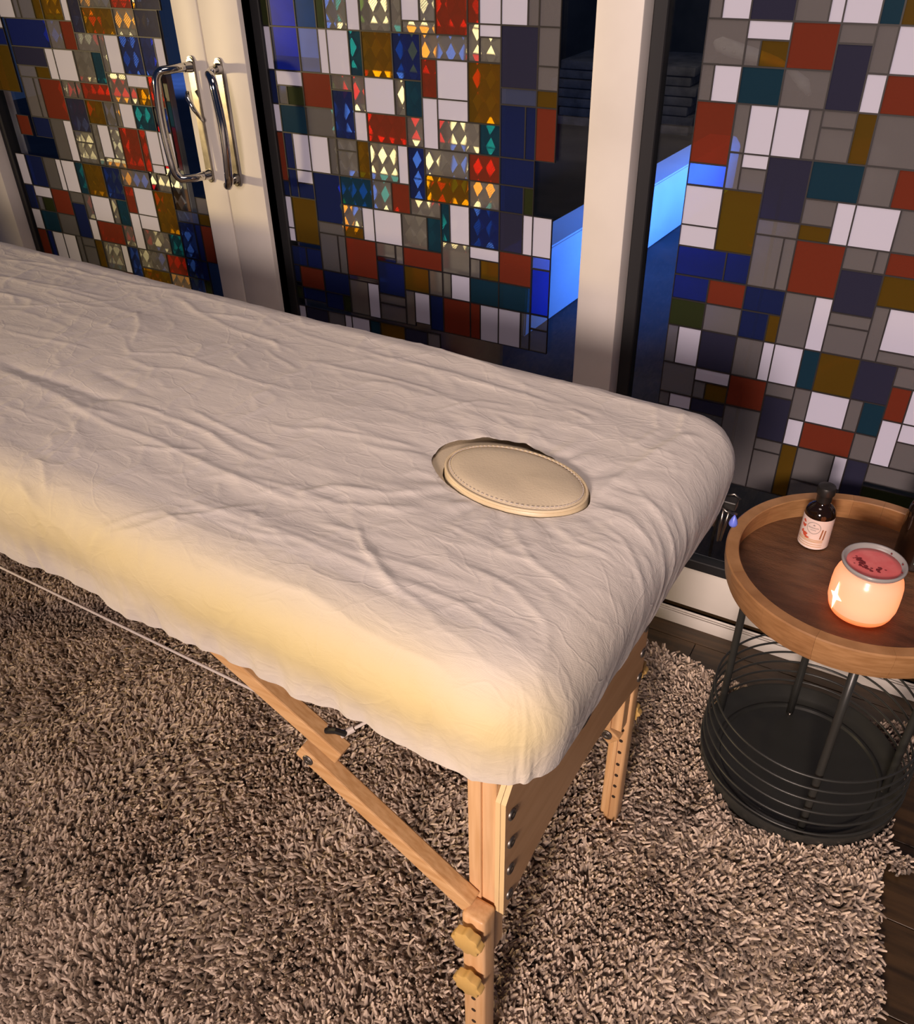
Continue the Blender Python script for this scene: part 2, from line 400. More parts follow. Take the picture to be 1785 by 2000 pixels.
right = square_off(right, 0.078, 0.405)
right_up = clip(right_up, -0.44, 0.078, 1.29, 2.0)
right_side = clip(shift(MIDDLE, 1.473, 0.128), 0.078, 0.50, 0.405, 2.0)
RIGHT = clip(right + right_up + right_side, -0.44, 0.62, 0.20, 2.0)

YP = 1.600


def panel_film(parent, L, name='pane'):
    bm = bmesh.new()
    w = 0.0013
    for a, b, c, d, k in L:
        for q in ((a, b, c, c + w), (a, b, d - w, d), (a, a + w, c + w, d - w), (b - w, b, c + w, d - w)):
            box(bm, q[0], q[1], YP - 0.0012, YP + 0.0035, q[2], q[3])
    obj('leading', bm, MAT['lead'], parent)['kind'] = 'stuff'
    for a, b, c, d, k in L:
        bm = bmesh.new()
        box(bm, a + w, b - w, YP, YP + 0.0025, c + w, d - w)
        obj(name, bm, PM[k], parent)


def structure(name, label=None):
    o = empty(name)
    o['kind'] = 'structure'
    if label: o['label'] = label
    return o


def frame_part(parent, name, x0, x1, z0, z1, y0=1.556, y1=1.66, mat='white_paint', bevel=0.003):
    bm = bmesh.new()
    box(bm, x0, x1, y0, y1, z0, z1, bevel=bevel, seg=2)
    return obj(name, bm, MAT[mat], parent, angle=40)


def gasket(parent, x0, x1, z0, z1, w=0.026, y0=1.592):
    bm = bmesh.new()
    for q in ((x0, x0 + w, z0, z1), (x1 - w, x1, z0, z1), (x0 + w, x1 - w, z0, z0 + w), (x0 + w, x1 - w, z1 - w, z1)):
        box(bm, q[0], q[1], y0, 1.625, q[2], q[3], bevel=0.002)
    obj('gasket', bm, MAT['black_rubber'], parent)


def pane_of_glass(parent, x0, x1, z0, z1):
    bm = bmesh.new()
    box(bm, x0, x1, 1.608, 1.613, z0, z1)
    obj('glass', bm, MAT['glass'], parent)


ZT = 2.05
d1 = structure('door_1', 'glazed door with stained glass film, chrome handle with thumb lever')
frame_part(d1, 'stile', -2.45, -2.335, 0.012, ZT + 0.12)
frame_part(d1, 'stile', -1.578, -1.504, 0.012, ZT + 0.12)
frame_part(d1, 'rail', -2.335, -1.578, 0.012, 0.175)
frame_part(d1, 'rail', -2.335, -1.578, ZT, ZT + 0.12)
gasket(d1, -2.335, -1.578, 0.175, ZT, w=0.020)
pane_of_glass(d1, -2.33, -1.58, 0.18, ZT - 0.005)
panel_film(d1, LEFT)

d2 = structure('door_2', 'glazed door with stained glass film beside the wide white post')
frame_part(d2, 'stile', -1.501, -1.392, 0.012, ZT + 0.12)
frame_part(d2, 'rail', -1.392, -0.614, 0.012, 0.175)
frame_part(d2, 'rail', -1.392, -0.614, ZT, ZT + 0.12)
gasket(d2, -1.392, -0.59, 0.175, ZT, w=0.024)
pane_of_glass(d2, -1.39, -0.60, 0.18, ZT - 0.005)
panel_film(d2, [r for r in MIDDLE])
# a shallow moulding along the meeting stiles
frame_part(d2, 'bead', -1.430, -1.392, 0.02, ZT + 0.11, y0=1.566, y1=1.60)

post = structure('trim_1', 'wide white post between the door and the fixed window')
frame_part(post, 'post', -0.612, -0.529, 0.012, ZT + 0.12, y0=1.550, y1=1.66, bevel=0.004)
frame_part(post, 'post_edge', -0.616, -0.611, 0.012, ZT + 0.12, y0=1.562, y1=1.66, bevel=0.001)

w1 = structure('window_1', 'fixed window with stained glass film behind the side table')
gasket(w1, -0.529, 0.72, 0.158, ZT, w=0.026, y0=1.594)
pane_of_glass(w1, -0.525, 0.715, 0.165, ZT - 0.005)
panel_film(w1, RIGHT)
frame_part(w1, 'rail', -0.529, 0.80, 0.046, 0.158, y0=1.597)
frame_part(w1, 'rail', -0.529, 0.80, ZT, ZT + 0.12)
frame_part(w1, 'stile', 0.72, 0.80, 0.158, ZT)

sill = structure('trim_2', 'white threshold with dark grooves under the doors and window')
frame_part(sill, 'threshold_base', -2.45, 0.80, 0.0, 0.022, y0=1.5815, mat='floor_wood')
frame_part(sill, 'front_lip', -2.45, 0.80, 0.0, 0.031, y0=1.580, y1=1.5835, bevel=0.0008)
frame_part(sill, 'track_lip', -2.45, 0.80, 0.020, 0.031, y0=1.588, y1=1.5905, bevel=0.0006)
frame_part(sill, 'track_lip', -2.45, 0.80, 0.020, 0.034, y0=1.5945, y1=1.5965, bevel=0.0006)
frame_part(sill, 'track', -2.45, 0.80, 0.022, 0.060, y0=1.612, mat='floor_wood')


# door handles: a D shaped chrome bar on a long plate
def door_handle(parent, px, bx, lever):
    h = empty('handle', parent=parent)
    zt, zb = 1.128, 0.902
    bm = bmesh.new()
    pts = [(px + 0.009 * math.cos(math.radians(a)), 1.549, zt + 0.012 + 0.009 * math.sin(math.radians(a))) for a in range(0, 181, 20)]
    pts += [(px + 0.009 * math.cos(math.radians(a)), 1.549, zb - 0.010 + 0.009 * math.sin(math.radians(a))) for a in range(180, 361, 20)]
    poly(bm, pts, (0, 0.0075, 0))
    bmesh.ops.bevel(bm, geom=[e for e in bm.edges if abs(e.verts[0].co.y - 1.549) < 1e-4 and abs(e.verts[1].co.y - 1.549) < 1e-4], offset=0.002, segments=2, affect='EDGES')
    obj('backplate', bm, MAT['dull_chrome'], h, angle=40)
    bm = bmesh.new()
    yb = 1.479
    P = [Vector((px, 1.55, zt)), Vector((px + (bx - px) * .25, 1.515, zt + 0.001)), Vector((px + (bx - px) * .62, 1.490, zt - 0.001))]
    for i in range(7):
        t = i / 6 * math.pi / 2
        P.append(Vector((px + (bx - px) * (.62 + .38 * math.sin(t)), 1.490 + (yb - 1.490) * math.sin(t), zt - 0.001 - 0.026 * (1 - math.cos(t)))))
    for i in range(1, 8):
        P.append(Vector((bx + (0.006 if bx > px else -0.006) * math.sin(i / 8 * math.pi), yb, zt - 0.027 + (zb + 0.027 - zt + 0.027) * i / 8)))
    for i in range(7):
        t = (1 - i / 6) * math.pi / 2
        P.append(Vector((px + (bx - px) * (.62 + .38 * math.sin(t)), 1.490 + (yb - 1.490) * math.sin(t), zb + 0.001 + 0.026 * (1 - math.cos(t)))))
    P += [Vector((px + (bx - px) * .25, 1.515, zb)), Vector((px, 1.55, zb))]
    tube(bm, P, 0.0092, seg=14)
    obj('grip', bm, MAT['chrome'], h, smooth=True)
    bm = bmesh.new()
    for z in (zt, zb):
        cyl(bm, (px, 1.549, z), (px + (bx - px) * .1, 1.535, z), 0.0115, 18, 0.0095)
    obj('collar', bm, MAT['chrome'], h, angle=40)
    if lever:
        bm = bmesh.new()
        tube(bm, [(px - 0.008, 1.535, 1.080), (px - 0.004, 1.528, 1.068), (px + 0.008, 1.530, 1.045), (px + 0.018, 1.541, 1.020)], [0.004, 0.0055, 0.005, 0.003], seg=10)
        obj('thumb_lever', bm, MAT['chrome'], h, smooth=True)


door_handle(d1, -1.545, -1.583, True)
door_handle(d2, -1.466, -1.418, False)

# ------------------------------------------------------------------ floor
fl = structure('floor', 'dark brown wooden plank floor')
bm = bmesh.new()
box(bm, -3.2, 1.6, -1.6, 1.70, -0.05, -0.006)
obj('subfloor', bm, MAT['black_rubber'], fl)
pw = 0.165
row = 0
y = -1.6
while y < 1.60:
    off = (row * 0.37) % 1.2
    x = -3.2 - off
    while x < 1.6:
        a, b = max(x, -3.2), min(x + 1.2, 1.6)
        if b - a > 0.05:
            bm = bmesh.new()
            box(bm, a + 0.001, b - 0.001, y + 0.001, min(y + pw, 1.60) - 0.001, -0.008, 0.0 - 0.0004 * ((row * 7 + int(x * 10)) % 3), bevel=0.0005)
            obj('plank', bm, MAT['floor_wood'], fl)
        x += 1.2
    y += pw
    row += 1

# ------------------------------------------------------------------ outside
og = structure('ground_outside', 'dark wet paving outside the glass')
bm = bmesh.new()
box(bm, -8, 4, 1.70, 9.5, -0.12, -0.06)
obj('paving', bm, MAT['paving'], og)
gw = structure('wall_outside', 'dark garden wall far outside')
bm = bmesh.new()
box(bm, -9, 4, 8.9, 9.1, -0.1, 3.0)
obj('garden_wall', bm, MAT['garden_wall'], gw)

bm = bmesh.new()
poly(bm, [(-1.62, 3.02, -0.06), (-1.412, 3.02, -0.06), (-1.405, 3.02, 0.19), (-1.44, 3.02, 0.235), (-1.60, 3.02, 0.235)], (0.175, 2.55, 0.0))
bmesh.ops.bevel(bm, geom=bm.edges[:], offset=0.006, segments=2, affect='EDGES')
tag(obj('low_wall', bm, MAT['low_wall_paint'], angle=40), 'low white wall outside the glass lit bright blue', 'wall')

# stacked stone slabs far outside
for i in range(7):
    bm = bmesh.new()
    x1 = -1.90 + 0.03 * math.sin(i * 2.1)
    box(bm, -2.98 + 0.04 * math.sin(i * 1.3), x1, 6.80 + 0.03 * math.sin(i * 3.1), 7.5, -0.06 + i * 0.066, -0.06 + i * 0.066 + 0.06, bevel=0.008, seg=2)
    nm = ['lowest', 'second from bottom', 'third from bottom', 'middle', 'third from top', 'second from top', 'topmost'][i]
    tag(obj('stone_slab', bm, MAT['stone'], angle=40), 'rough grey stone slab outside, %s of the stack behind the post' % nm, 'stone', 'stacked stone slabs outside')

bm = bmesh.new()
tube(bm, [(-0.462, 1.75, 1.200), (-0.452, 1.75, 1.197), (-0.430, 1.752, 1.190), (-0.39, 1.755, 1.181), (-0.35, 1.76, 1.172), (-0.325, 1.765, 1.160), (-0.30, 1.775, 1.138), (-0.287, 1.78, 1.120)],
     [0.004, 0.0125, 0.0135, 0.012, 0.008, 0.006, 0.011, 0.004], seg=12)
for vv in (0, 1):
    cyl(bm, (-0.440 + 0.018 * vv, 1.738, 1.193 - 0.006 * vv), (-0.440 + 0.018 * vv, 1.744, 1.193 - 0.006 * vv), 0.0035, 12)
ds = tag(obj('driftwood_stick', bm, MAT['driftwood'], smooth=True), 'pale driftwood stick outside, seen through the upper panes of the right window', 'stick')
bm = bmesh.new()
tube(bm, [(-0.30, 1.775, 1.13), (-0.31, 1.80, 0.6), (-0.32, 1.84, -0.06)], 0.004, seg=8)
obj('stake', bm, MAT['black_plastic'], ds)


# diamond embossed silver boards leaning outside against the doors
def foil_mat():
    T = NT('embossed_foil')
    p = T.n('ShaderNodeBsdfPrincipled')
    p.inputs['Base Color'].default_value = (0.80, 0.79, 0.77, 1)
    p.inputs['Metallic'].default_value = 0.9
    p.inputs['Roughness'].default_value = 0.34
    tc = T.n('ShaderNodeTexCoord')
    mp = T.n('ShaderNodeMapping'); mp.inputs['Rotation'].default_value = (0, math.radians(-52), 0)
    T.l(tc.outputs['Object'], mp.inputs[0])
    wv = T.n('ShaderNodeTexWave'); wv.inputs['Scale'].default_value = 75; wv.inputs['Distortion'].default_value = 0.6
    T.l(mp.outputs[0], wv.inputs['Vector'])
    b = T.n('ShaderNodeBump'); b.inputs['Strength'].default_value = 0.55; b.inputs['Distance'].default_value = 0.00012
    T.l(wv.outputs['Fac'], b.inputs['Height'])
    T.l(b.outputs[0], p.inputs['Normal'])
    T.l(p.outputs[0], T.out.inputs[0])
    return T.m


MAT['foil'] = foil_mat()
MAT['foil_dull'] = pbr('brushed_foil', (0.30, 0.29, 0.28), 0.62, metal=0.8)
MAT['felt'] = pbr('grey_felt', (0.42, 0.38, 0.34), 0.9, col2=(0.30, 0.27, 0.25), nscale=12)


def foil_board(label, x0, x1, z0, z1, zf, sx0, bow, y=1.665):
    o = empty('foil_board', ((x0 + x1) / 2, y + 0.02, z0))
    tag(o, label, 'board', 'silver boards outside the doors')
    inv = Matrix.Translation((-(x0 + x1) / 2, -y - 0.02, -z0))
    bm = bmesh.new()
    box(bm, x0, x1, y, y + 0.02, z0, z1, bevel=0.003, M=inv)
    obj('backing', bm, MAT['felt'], o)
    bm = bmesh.new()
    w, h = 0.0295, 0.0415
    nx = int((x1 - x0) / w); nz = int((z1 - zf) / h)
    for i in range(nx):
        for j in range(nz):
            cx = x0 + (i + .5) * w; cz = zf + (j + .5) * h
            hw, hh = w * .485, h * .485
            dp = 0.0062 + 0.0008 * random.random()
            t1 = 0.0005 * (random.random() - .5)
            q = [bm.verts.new(inv @ Vector(v)) for v in ((cx - hw, y - .001, cz), (cx, y - .001, cz - hh), (cx + hw, y - .001, cz), (cx, y - .001, cz + hh))]
            fx = sx0 - (cx - (x0 + x1) / 2) * bow
            fz = 0.09 + (1.10 - cz) * bow * 1.2
            sx, sz = -fx * hw * .88, fz * hh * .88
            t2 = 0.0005 * (random.random() - .5)
            q2 = [bm.verts.new(inv @ Vector(v)) for v in ((cx - hw * .88, y - dp - t1 + sx, cz), (cx, y - dp - sz + t2, cz - hh * .88), (cx + hw * .88, y - dp + t1 - sx, cz), (cx, y - dp + sz - t2, cz + hh * .88))]
            bm.faces.new(q2)
            for k in range(4):
                bm.faces.new((q[k], q[(k + 1) % 4], q2[(k + 1) % 4], q2[k]))
    f = obj('embossed_diamonds', bm, MAT['foil'], o)
    f['kind'] = 'stuff'
    bm = bmesh.new()
    box(bm, x0 + .001, x1 - .001, y - 0.0018, y - 0.0004, zf, z1 - .001, M=inv)
    obj('foil_sheet', bm, MAT['foil_dull'], o)


foil_board('silver board with raised diamonds leaning outside the middle door', -1.262, -0.842, -0.06, 1.75, 0.775, -0.155, 0.30)
foil_board('silver board with raised diamonds leaning outside the left door', -2.14, -1.745, -0.06, 1.60, 0.47, 0.045, 0.12)

# ------------------------------------------------------------------ massage table
PHI = math.radians(-2.2)
P0 = (-0.19, 0.455)
TL = 1.95       # length
TW = 0.607      # width
ZTOP = 0.86

mt = empty('massage_table', (P0[0], P0[1], 0), PHI)
tag(mt, 'folding beech massage table with braced legs under a creamy fitted sheet', 'massage table')


# numpy value noise -----------------------------------------------------------
def _hash(ix, iy, s):
    n = (ix.astype(np.int64) * 374761393 + iy.astype(np.int64) * 668265263 + s * 974711) & 0x7fffffff
    n = (n ^ (n >> 13)) * 1274126177 & 0x7fffffff
    n = n ^ (n >> 16)
    return (n & 0xffff) / 65535.0


def vnoise(x, y, s=0):
    ix = np.floor(x); iy = np.floor(y)
    fx = x - ix; fy = y - iy
    u = fx * fx * fx * (fx * (fx * 6 - 15) + 10); v = fy * fy * fy * (fy * (fy * 6 - 15) + 10)
    a = _hash(ix, iy, s); b = _hash(ix + 1, iy, s); c = _hash(ix, iy + 1, s); d = _hash(ix + 1, iy + 1, s)
    return (a * (1 - u) + b * u) * (1 - v) + (c * (1 - u) + d * u) * v


def fbm(x, y, s=0, o=4):
    t = 0; a = 0.5
    for k in range(o):
        t = t + a * vnoise(x * 2 ** k + 17.3 * k, y * 2 ** k - 9.1 * k, s + k)
        a *= 0.5
    return t / (1 - 0.5 ** o)


def ridge(x, y, s=0):
    return 1 - np.abs(2 * fbm(x, y, s, 2) - 1)


HC = (-0.190, 0.309)   # face hole centre, table coordinates
HA, HB = 0.0945, 0.0605
HROT = math.radians(-2.6)


def hole_r(x, y, ga=0.0, gb=0.0):
    dx, dy = x - HC[0], y - HC[1]
    c, s = math.cos(HROT), math.sin(HROT)
    a = dx * c + dy * s; b = -dx * s + dy * c
    return np.sqrt((a / (HA + ga)) ** 2 + (b / (HB + gb)) ** 2), np.arctan2(b, a), a, b


def cloth_grid(step, skirt, hem, R, drop_in, sheet=True):
    """a fitted cover: plan grid wrapped over the rounded edges of the table top"""
    core = (-TL + R, -R, R, TW - R)
    nx = int((TL - 2 * R + 2 * skirt) / step); ny = int((TW - 2 * R + 2 * skirt) / step)
    gx = np.linspace(core[0] - skirt, core[1] + skirt, nx)
    gy = np.linspace(core[2] - skirt, core[3] + skirt, ny)
    X, Y = np.meshgrid(gx, gy, indexing='ij')
    cx = np.clip(X, core[0], core[1]); cy = np.clip(Y, core[2], core[3])
    dx = X - cx; dy = Y - cy
    # square corner of the grid -> round corner: rescale radial length
    m = np.maximum(np.abs(dx), np.abs(dy)); L2 = np.sqrt(dx * dx + dy * dy)
    d = m
    ux = np.where(L2 > 1e-9, dx / np.maximum(L2, 1e-9), 0); uy = np.where(L2 > 1e-9, dy / np.maximum(L2, 1e-9), 0)
    # hem length around the edge
    px = cx + ux * R; py = cy + uy * R
    T = d / skirt * hem(px, py, ux, uy)
    q = math.pi / 2 * R
    out = np.where(T < q, R * np.sin(np.minimum(T, q) / R), 0)
    dn = np.where(T < q, R * (1 - np.cos(np.minimum(T, q) / R)), 0)
    t = np.maximum(T - q, 0)
    tuck = drop_in(px, py, ux, uy)
    out = np.where(T >= q, R - tuck * (t / 0.14) ** 2, out)
    dn = np.where(T >= q, R + t, dn)
    Px = cx + ux * out; Py = cy + uy * out; Pz = ZTOP - dn
    ang = np.minimum(T, q) / R
    N = np.stack([ux * np.sin(ang), uy * np.sin(ang), np.cos(ang)], -1)
    return X, Y, d, T, q, np.stack([Px, Py, Pz], -1), N, ux, uy, px, py


def grid_mesh(name, P, mask_in, want_used=False):
    nx, ny = P.shape[:2]
    idx = np.arange(nx * ny).reshape(nx, ny)
    f = np.stack([idx[:-1, :-1], idx[1:, :-1], idx[1:, 1:], idx[:-1, 1:]], -1).reshape(-1, 4)
    if mask_in is not None:
        mi = mask_in.reshape(-1)
        f = f[~mi[f].all(1)]
    used = np.unique(f)
    remap = np.full(nx * ny, -1); remap[used] = np.arange(len(used))
    V = P.reshape(-1, 3)[used]; F = remap[f]
    me = bpy.data.meshes.new(name)
    me.vertices.add(len(V)); me.vertices.foreach_set('co', V.astype(np.float32).ravel())
    me.loops.add(len(F) * 4); me.loops.foreach_set('vertex_index', F.astype(np.int32).ravel())
    me.polygons.add(len(F)); me.polygons.foreach_set('loop_start', np.arange(0, len(F) * 4, 4, dtype=np.int32))
    me.polygons.foreach_set('loop_total', np.full(len(F), 4, np.int32))
    me.update(calc_edges=True)
    me.validate()
    return (me, used) if want_used else me


# padded top (vinyl), visible through the hole of the sheet
R0 = 0.060
X, Y, d, T, q, P, N, ux, uy, px, py = cloth_grid(0.011, 0.12, lambda *a: 0.12, R0, lambda *a: 0.0)
P = P - N * 0.006
rr, ph, aa, bb = hole_r(P[..., 0], P[..., 1])
inside = (rr < 1.0) & (d < 1e-6)
k = np.where(inside, 1.0 / np.maximum(rr, 0.3), 1.0)
P[..., 0] = np.where(inside, HC[0] + (P[..., 0] - HC[0]) * k, P[..., 0]); P[..., 1] = np.where(inside, HC[1] + (P[..., 1] - HC[1]) * k, P[..., 1])
pm = grid_mesh('padded_top', P, inside)
link_mesh('padded_top', pm, MAT['vinyl'], mt, smooth=True)
bm = bmesh.new()
ring = []
for kk in range(64):
    a = 2 * math.pi * kk / 64
    ca, sa = HA * math.cos(a), HB * math.sin(a)
    ring.append((HC[0] + ca * math.cos(HROT) - sa * math.sin(HROT), HC[1] + ca * math.sin(HROT) + sa * math.cos(HROT)))
rows = [[bm.verts.new((x, y, z)) for x, y in ring] for z in (ZTOP - 0.006, ZTOP - 0.02, ZTOP - 0.075)]
for A, B in zip(rows[:-1], rows[1:]):
    for kk in range(64):
        bm.faces.new((A[kk], A[(kk + 1) % 64], B[(kk + 1) % 64], B[kk]))
obj('face_hole_wall', bm, MAT['vinyl'], mt, smooth=True)

bm = bmesh.new()
box(bm, -TL + 0.02, -0.02, 0.018, TW - 0.018, ZTOP - 0.085, ZTOP - 0.076)
obj('deck_board', bm, MAT['plywood'], mt)
for (a, b) in ((0.05, 0.074), (TW - 0.074, TW - 0.05)):
    bm = bmesh.new(); box(bm, -TL + 0.02, -0.02, a, b, ZTOP - 0.118, ZTOP - 0.085, bevel=0.003, seg=2)
    obj('side_rail', bm, MAT['beech_long'], mt)
for xx in (-0.044, -TL / 2 - 0.026, -TL / 2 + 0.002, -TL + 0.02):
    bm = bmesh.new(); box(bm, xx, xx + 0.024, 0.074, TW - 0.074, ZTOP - 0.118, ZTOP - 0.085, bevel=0.003, seg=2)
    obj('cross_rail', bm, MAT['plywood'], mt)


def screw_mesh():
    bm = bmesh.new()
    lathe(bm, [(0, 0.0022), (0.0030, 0.0022), (0.0034, 0.0010), (0.0044, 0.0010), (0.0062, 0.0026), (0.0078, 0.0016), (0.0080, -0.001)], 16)
    me = bpy.data.meshes.new('bolt'); bm.to_mesh(me); bm.free()
    me.materials.append(MAT['bolt_steel'])
    me.polygons.foreach_set('use_smooth', [True] * len(me.polygons))
    return me


BOLT = screw_mesh()
HOLE = None


def put(name, me, loc, axis, parent, scale=1.0):
    o = bpy.data.objects.new(name, me); COL.objects.link(o); o.parent = parent
    o.location = loc
    o.rotation_euler = Vector(axis).to_track_quat('Z', 'Y').to_euler()
    o.scale = (scale,) * 3
    return o


def knob_mesh():
    bm = bmesh.new()
    n = 64
    def rr(a): return 0.0200 + 0.0019 * math.cos(8 * a)
    rows = []
    for z, sc in ((0.0, .86), (0.0015, .97), (0.010, 1.0), (0.0125, .96), (0.0138, .84)):
        rows.append([bm.verts.new((rr(2 * math.pi * i / n) * sc * math.cos(2 * math.pi * i / n), rr(2 * math.pi * i / n) * sc * math.sin(2 * math.pi * i / n), z)) for i in range(n)])
    for A, B in zip(rows[:-1], rows[1:]):
        for i in range(n): bm.faces.new((A[i], A[(i + 1) % n], B[(i + 1) % n], B[i]))
    bm.faces.new(rows[0][::-1]); bm.faces.new(rows[-1])
    cyl(bm, (0, 0, -0.006), (0, 0, 0.001), 0.008, 16)
    me = bpy.data.meshes.new('knob'); bmesh.ops.recalc_face_normals(bm, faces=bm.faces[:]); bm.to_mesh(me); bm.free()
    me.materials.append(MAT['knob_plastic'])
    me.polygons.foreach_set('use_smooth', [True] * len(me.polygons))
    me.set_sharp_from_angle(angle=math.radians(35))
    return me


KNOB = knob_mesh()
bm = bmesh.new(); lathe(bm, [(0, 0.0006), (0.0034, 0.0006), (0.0036, -0.0006)], 14)
HOLE = bpy.data.meshes.new('peg_hole'); bm.to_mesh(bm and HOLE); bm.free(); HOLE.materials.append(MAT['hole_dark'])


def leg_set(xc, flip):
    """two legs, end panel, braces at one end; xc = leg centre along the table, flip=+1 for the right end"""
    for side in (0, 1):
        yo = 0.046 if side == 0 else TW - 0.046       # outer face of lower leg
        sg = 1 if side == 0 else -1
        # upper leg: a tongued post
        up = empty('upper_leg', parent=mt)
        bm = bmesh.new()
        y0, y1 = yo + sg * 0.030, yo + sg * 0.060
        a, b = min(y0, y1), max(y0, y1)
        box(bm, xc - 0.015 * flip - 0.0075, xc - 0.015 * flip + 0.0095, a, b, 0.285, ZTOP - 0.09, bevel=0.0015, seg=2)
        obj('post', bm, MAT['beech'], up)
        bm = bmesh.new()
        box(bm, xc + 0.003 * flip - 0.0088, xc + 0.003 * flip + 0.0095, a + 0.004, b - 0.004, 0.285, ZTOP - 0.09, bevel=0.001)
        obj('tongue', bm, MAT['beech'], up)
        # lower leg
        lo = empty('lower_leg', parent=mt)
        bm = bmesh.new()
        a, b = min(yo, yo + sg * 0.030), max(yo, yo + sg * 0.030)
        vs = box(bm, xc - 0.0165, xc + 0.0165, a, b, 0.0072, 0.400, bevel=0.005, seg=3)
        # cut the top slightly into a curve towards the outside
        obj('shaft', bm, MAT['beech'], lo, angle=40)
        bm = bmesh.new()
        yy = yo + sg * 0.0305
        box(bm, xc - 0.005, xc + 0.002, min(yy, yy + sg * 0.004), max(yy, yy + sg * 0.004), 0.01, 0.27, bevel=0.001)
        obj('guide_strip', bm, MAT['beech'], lo)
        for z in (0.372, 0.270):
            put('knob', KNOB, (xc + 0.001, yo - sg * 0.006, z), (0, -sg, 0.0), lo)
        for z in (0.338, 0.238, 0.204, 0.172, 0.140, 0.108):
            put('peg_hole', HOLE, (xc, yo - sg * 0.0001, z), (0, -sg, 0), lo)
        for z in (0.262, 0.234, 0.204, 0.172, 0.142, 0.112, 0.082):
            put('peg_hole', HOLE, (xc + 0.0065, yo + sg * 0.0302, z), (0, sg, 0), lo)
        # folding braces
        yb = yo + sg * 0.018
        bl = empty('lower_brace', parent=mt)
        bm = bmesh.new()
        bar(bm, (xc - 0.012 * flip, yb, 0.402), (xc - 0.258 * flip, yb, 0.546), 0.022, 0.026, up=(0, 0, 1), bevel=0.002)
        obj('strut', bm, MAT['beech_long'], bl)
        put('bolt', BOLT, (xc - 0.243 * flip, yb - sg * 0.011, 0.537), (0, -sg, 0), bl)
        ub = empty('upper_brace', parent=mt)
        bm = bmesh.new()
        bar(bm, (xc - 0.196 * flip, yb + sg * 0.004, 0.562), (xc - 0.52 * flip, yb + sg * 0.004, 0.728), 0.022, 0.026, up=(0, 0, 1), bevel=0.002)
        obj('strut', bm, MAT['beech_long'], ub)
        bm = bmesh.new()
        cx_, cz_ = xc - 0.205 * flip, 0.583
        tube(bm, [(cx_ - 0.014, yb + sg * 0.004, cz_ + 0.008), (cx_, yb + sg * 0.006, cz_ + 0.014), (cx_ + 0.010, yb + sg * 0.012, cz_ + 0.008)], 0.004, seg=8)
        obj('eyelet', bm, MAT['black_plastic'], ub)
        bm = bmesh.new()
        cyl(bm, (cx_ + 0.004, yb + sg * 0.010, cz_ + 0.004), (cx_ + 0.016, yb + sg * 0.022, cz_ + 0.012), 0.0042, 10)
        obj('cord_crimp', bm, MAT['cord'], ub)
        # second brace arm, seen beside the far leg
        if side == 0: continue
        bm = bmesh.new()
        bar(bm, (xc + 0.002 * flip, yo + sg * 0.045, 0.252), (xc - 0.125 * flip, yo + sg * 0.045, 0.360), 0.018, 0.028, bevel=0.002)
        cb = obj('corner_brace', bm, MAT['beech_long'], mt)
        put('bolt', BOLT, (xc - 0.012 * flip, yo + sg * 0.0545, 0.264), (0, sg, 0), cb, 1.25)
    # end panel: two plies with an arched lower edge and clipped corners
    ep = empty('end_panel', parent=mt)
    ya, yz = 0.078, TW - 0.078
    if flip < 0:
        bm = bmesh.new()
        box(bm, xc - 0.026, xc - 0.012, ya, yz, ZTOP - 0.19, ZTOP - 0.12, bevel=0.002)
        obj('inner_ply', bm, MAT['plywood'], ep)
        return xc
    prof = [(ya, 0.385), (ya, 0.602), (ya + 0.060, 0.680), (yz - 0.060, 0.680), (yz, 0.602), (yz, 0.385)]
    n = 18
    for i in range(1, n):
        t = i / n
        prof.append((yz + (ya - yz) * t, 0.385 + 0.046 * math.sin(math.pi * t) ** 0.8))
    for off, nm in ((0.0128, 'inner_ply'), (0.0196, 'outer_ply')):
        bm = bmesh.new()
        poly(bm, [(xc + off * flip, y, z) for y, z in prof], (0.0062 * flip, 0, 0))
        for f in bm.faces:
            f.normal_update()
            f.material_index = 0 if abs(f.normal.x) > 0.5 else 1
        obj(nm, bm, [MAT['plywood'], MAT['ply_edge']], ep)
    xf = xc + 0.0258 * flip
    for y in (ya + 0.014, yz - 0.014):
        for z in (0.572, 0.519, 0.466, 0.413):
            put('bolt', BOLT, (xf + 0.0005 * flip, y, z), (flip, 0, 0), ep)
    return xf


xf = leg_set(-0.096, 1)
leg_set(-TL + 0.096, -1)

# badge on the end panel: dark round plate with pale arcs
bd = empty('badge', parent=mt)
bm = bmesh.new()
M = Matrix.Translation((xf, 0.296, 0.548)) @ Matrix.Rotation(math.radians(90), 4, 'Y')
cyl(bm, (xf, 0.296, 0.548), (xf + 0.002, 0.296, 0.548), 0.027, 32)
obj('plate', bm, MAT['black_plastic'], bd)
bm = bmesh.new()
for r in (0.011, 0.016, 0.021):
    pts = [(xf + 0.0026, 0.296 + r * math.cos(math.radians(a)), 0.548 + r * 0.9 * math.sin(math.radians(a))) for a in range(150, 395, 12)]
    tube(bm, pts, 0.0012, seg=6)
obj('emblem', bm, MAT['dull_chrome'], bd)

# tension cords between the brace joints
def cord(pts):
    bm = bmesh.new(); tube(bm, pts, 0.0021, seg=8)
    obj('tension_cord', bm, MAT['cord'], mt, smooth=True)


xj = -0.096 - 0.205
for y in (0.076, TW - 0.076):
    cord([(xj - 0.012, y, 0.589), (-TL / 2, y + 0.002, 0.570), (-TL - xj + 0.012, y, 0.589)])
cord([(xj + 0.016, 0.086, 0.595), (xj + 0.10, 0.23, 0.62), (xj + 0.19, 0.40, 0.67)])
cord([(xj + 0.016, TW - 0.086, 0.595), (xj + 0.10, 0.42, 0.62), (xj + 0.19, 0.40, 0.67)])

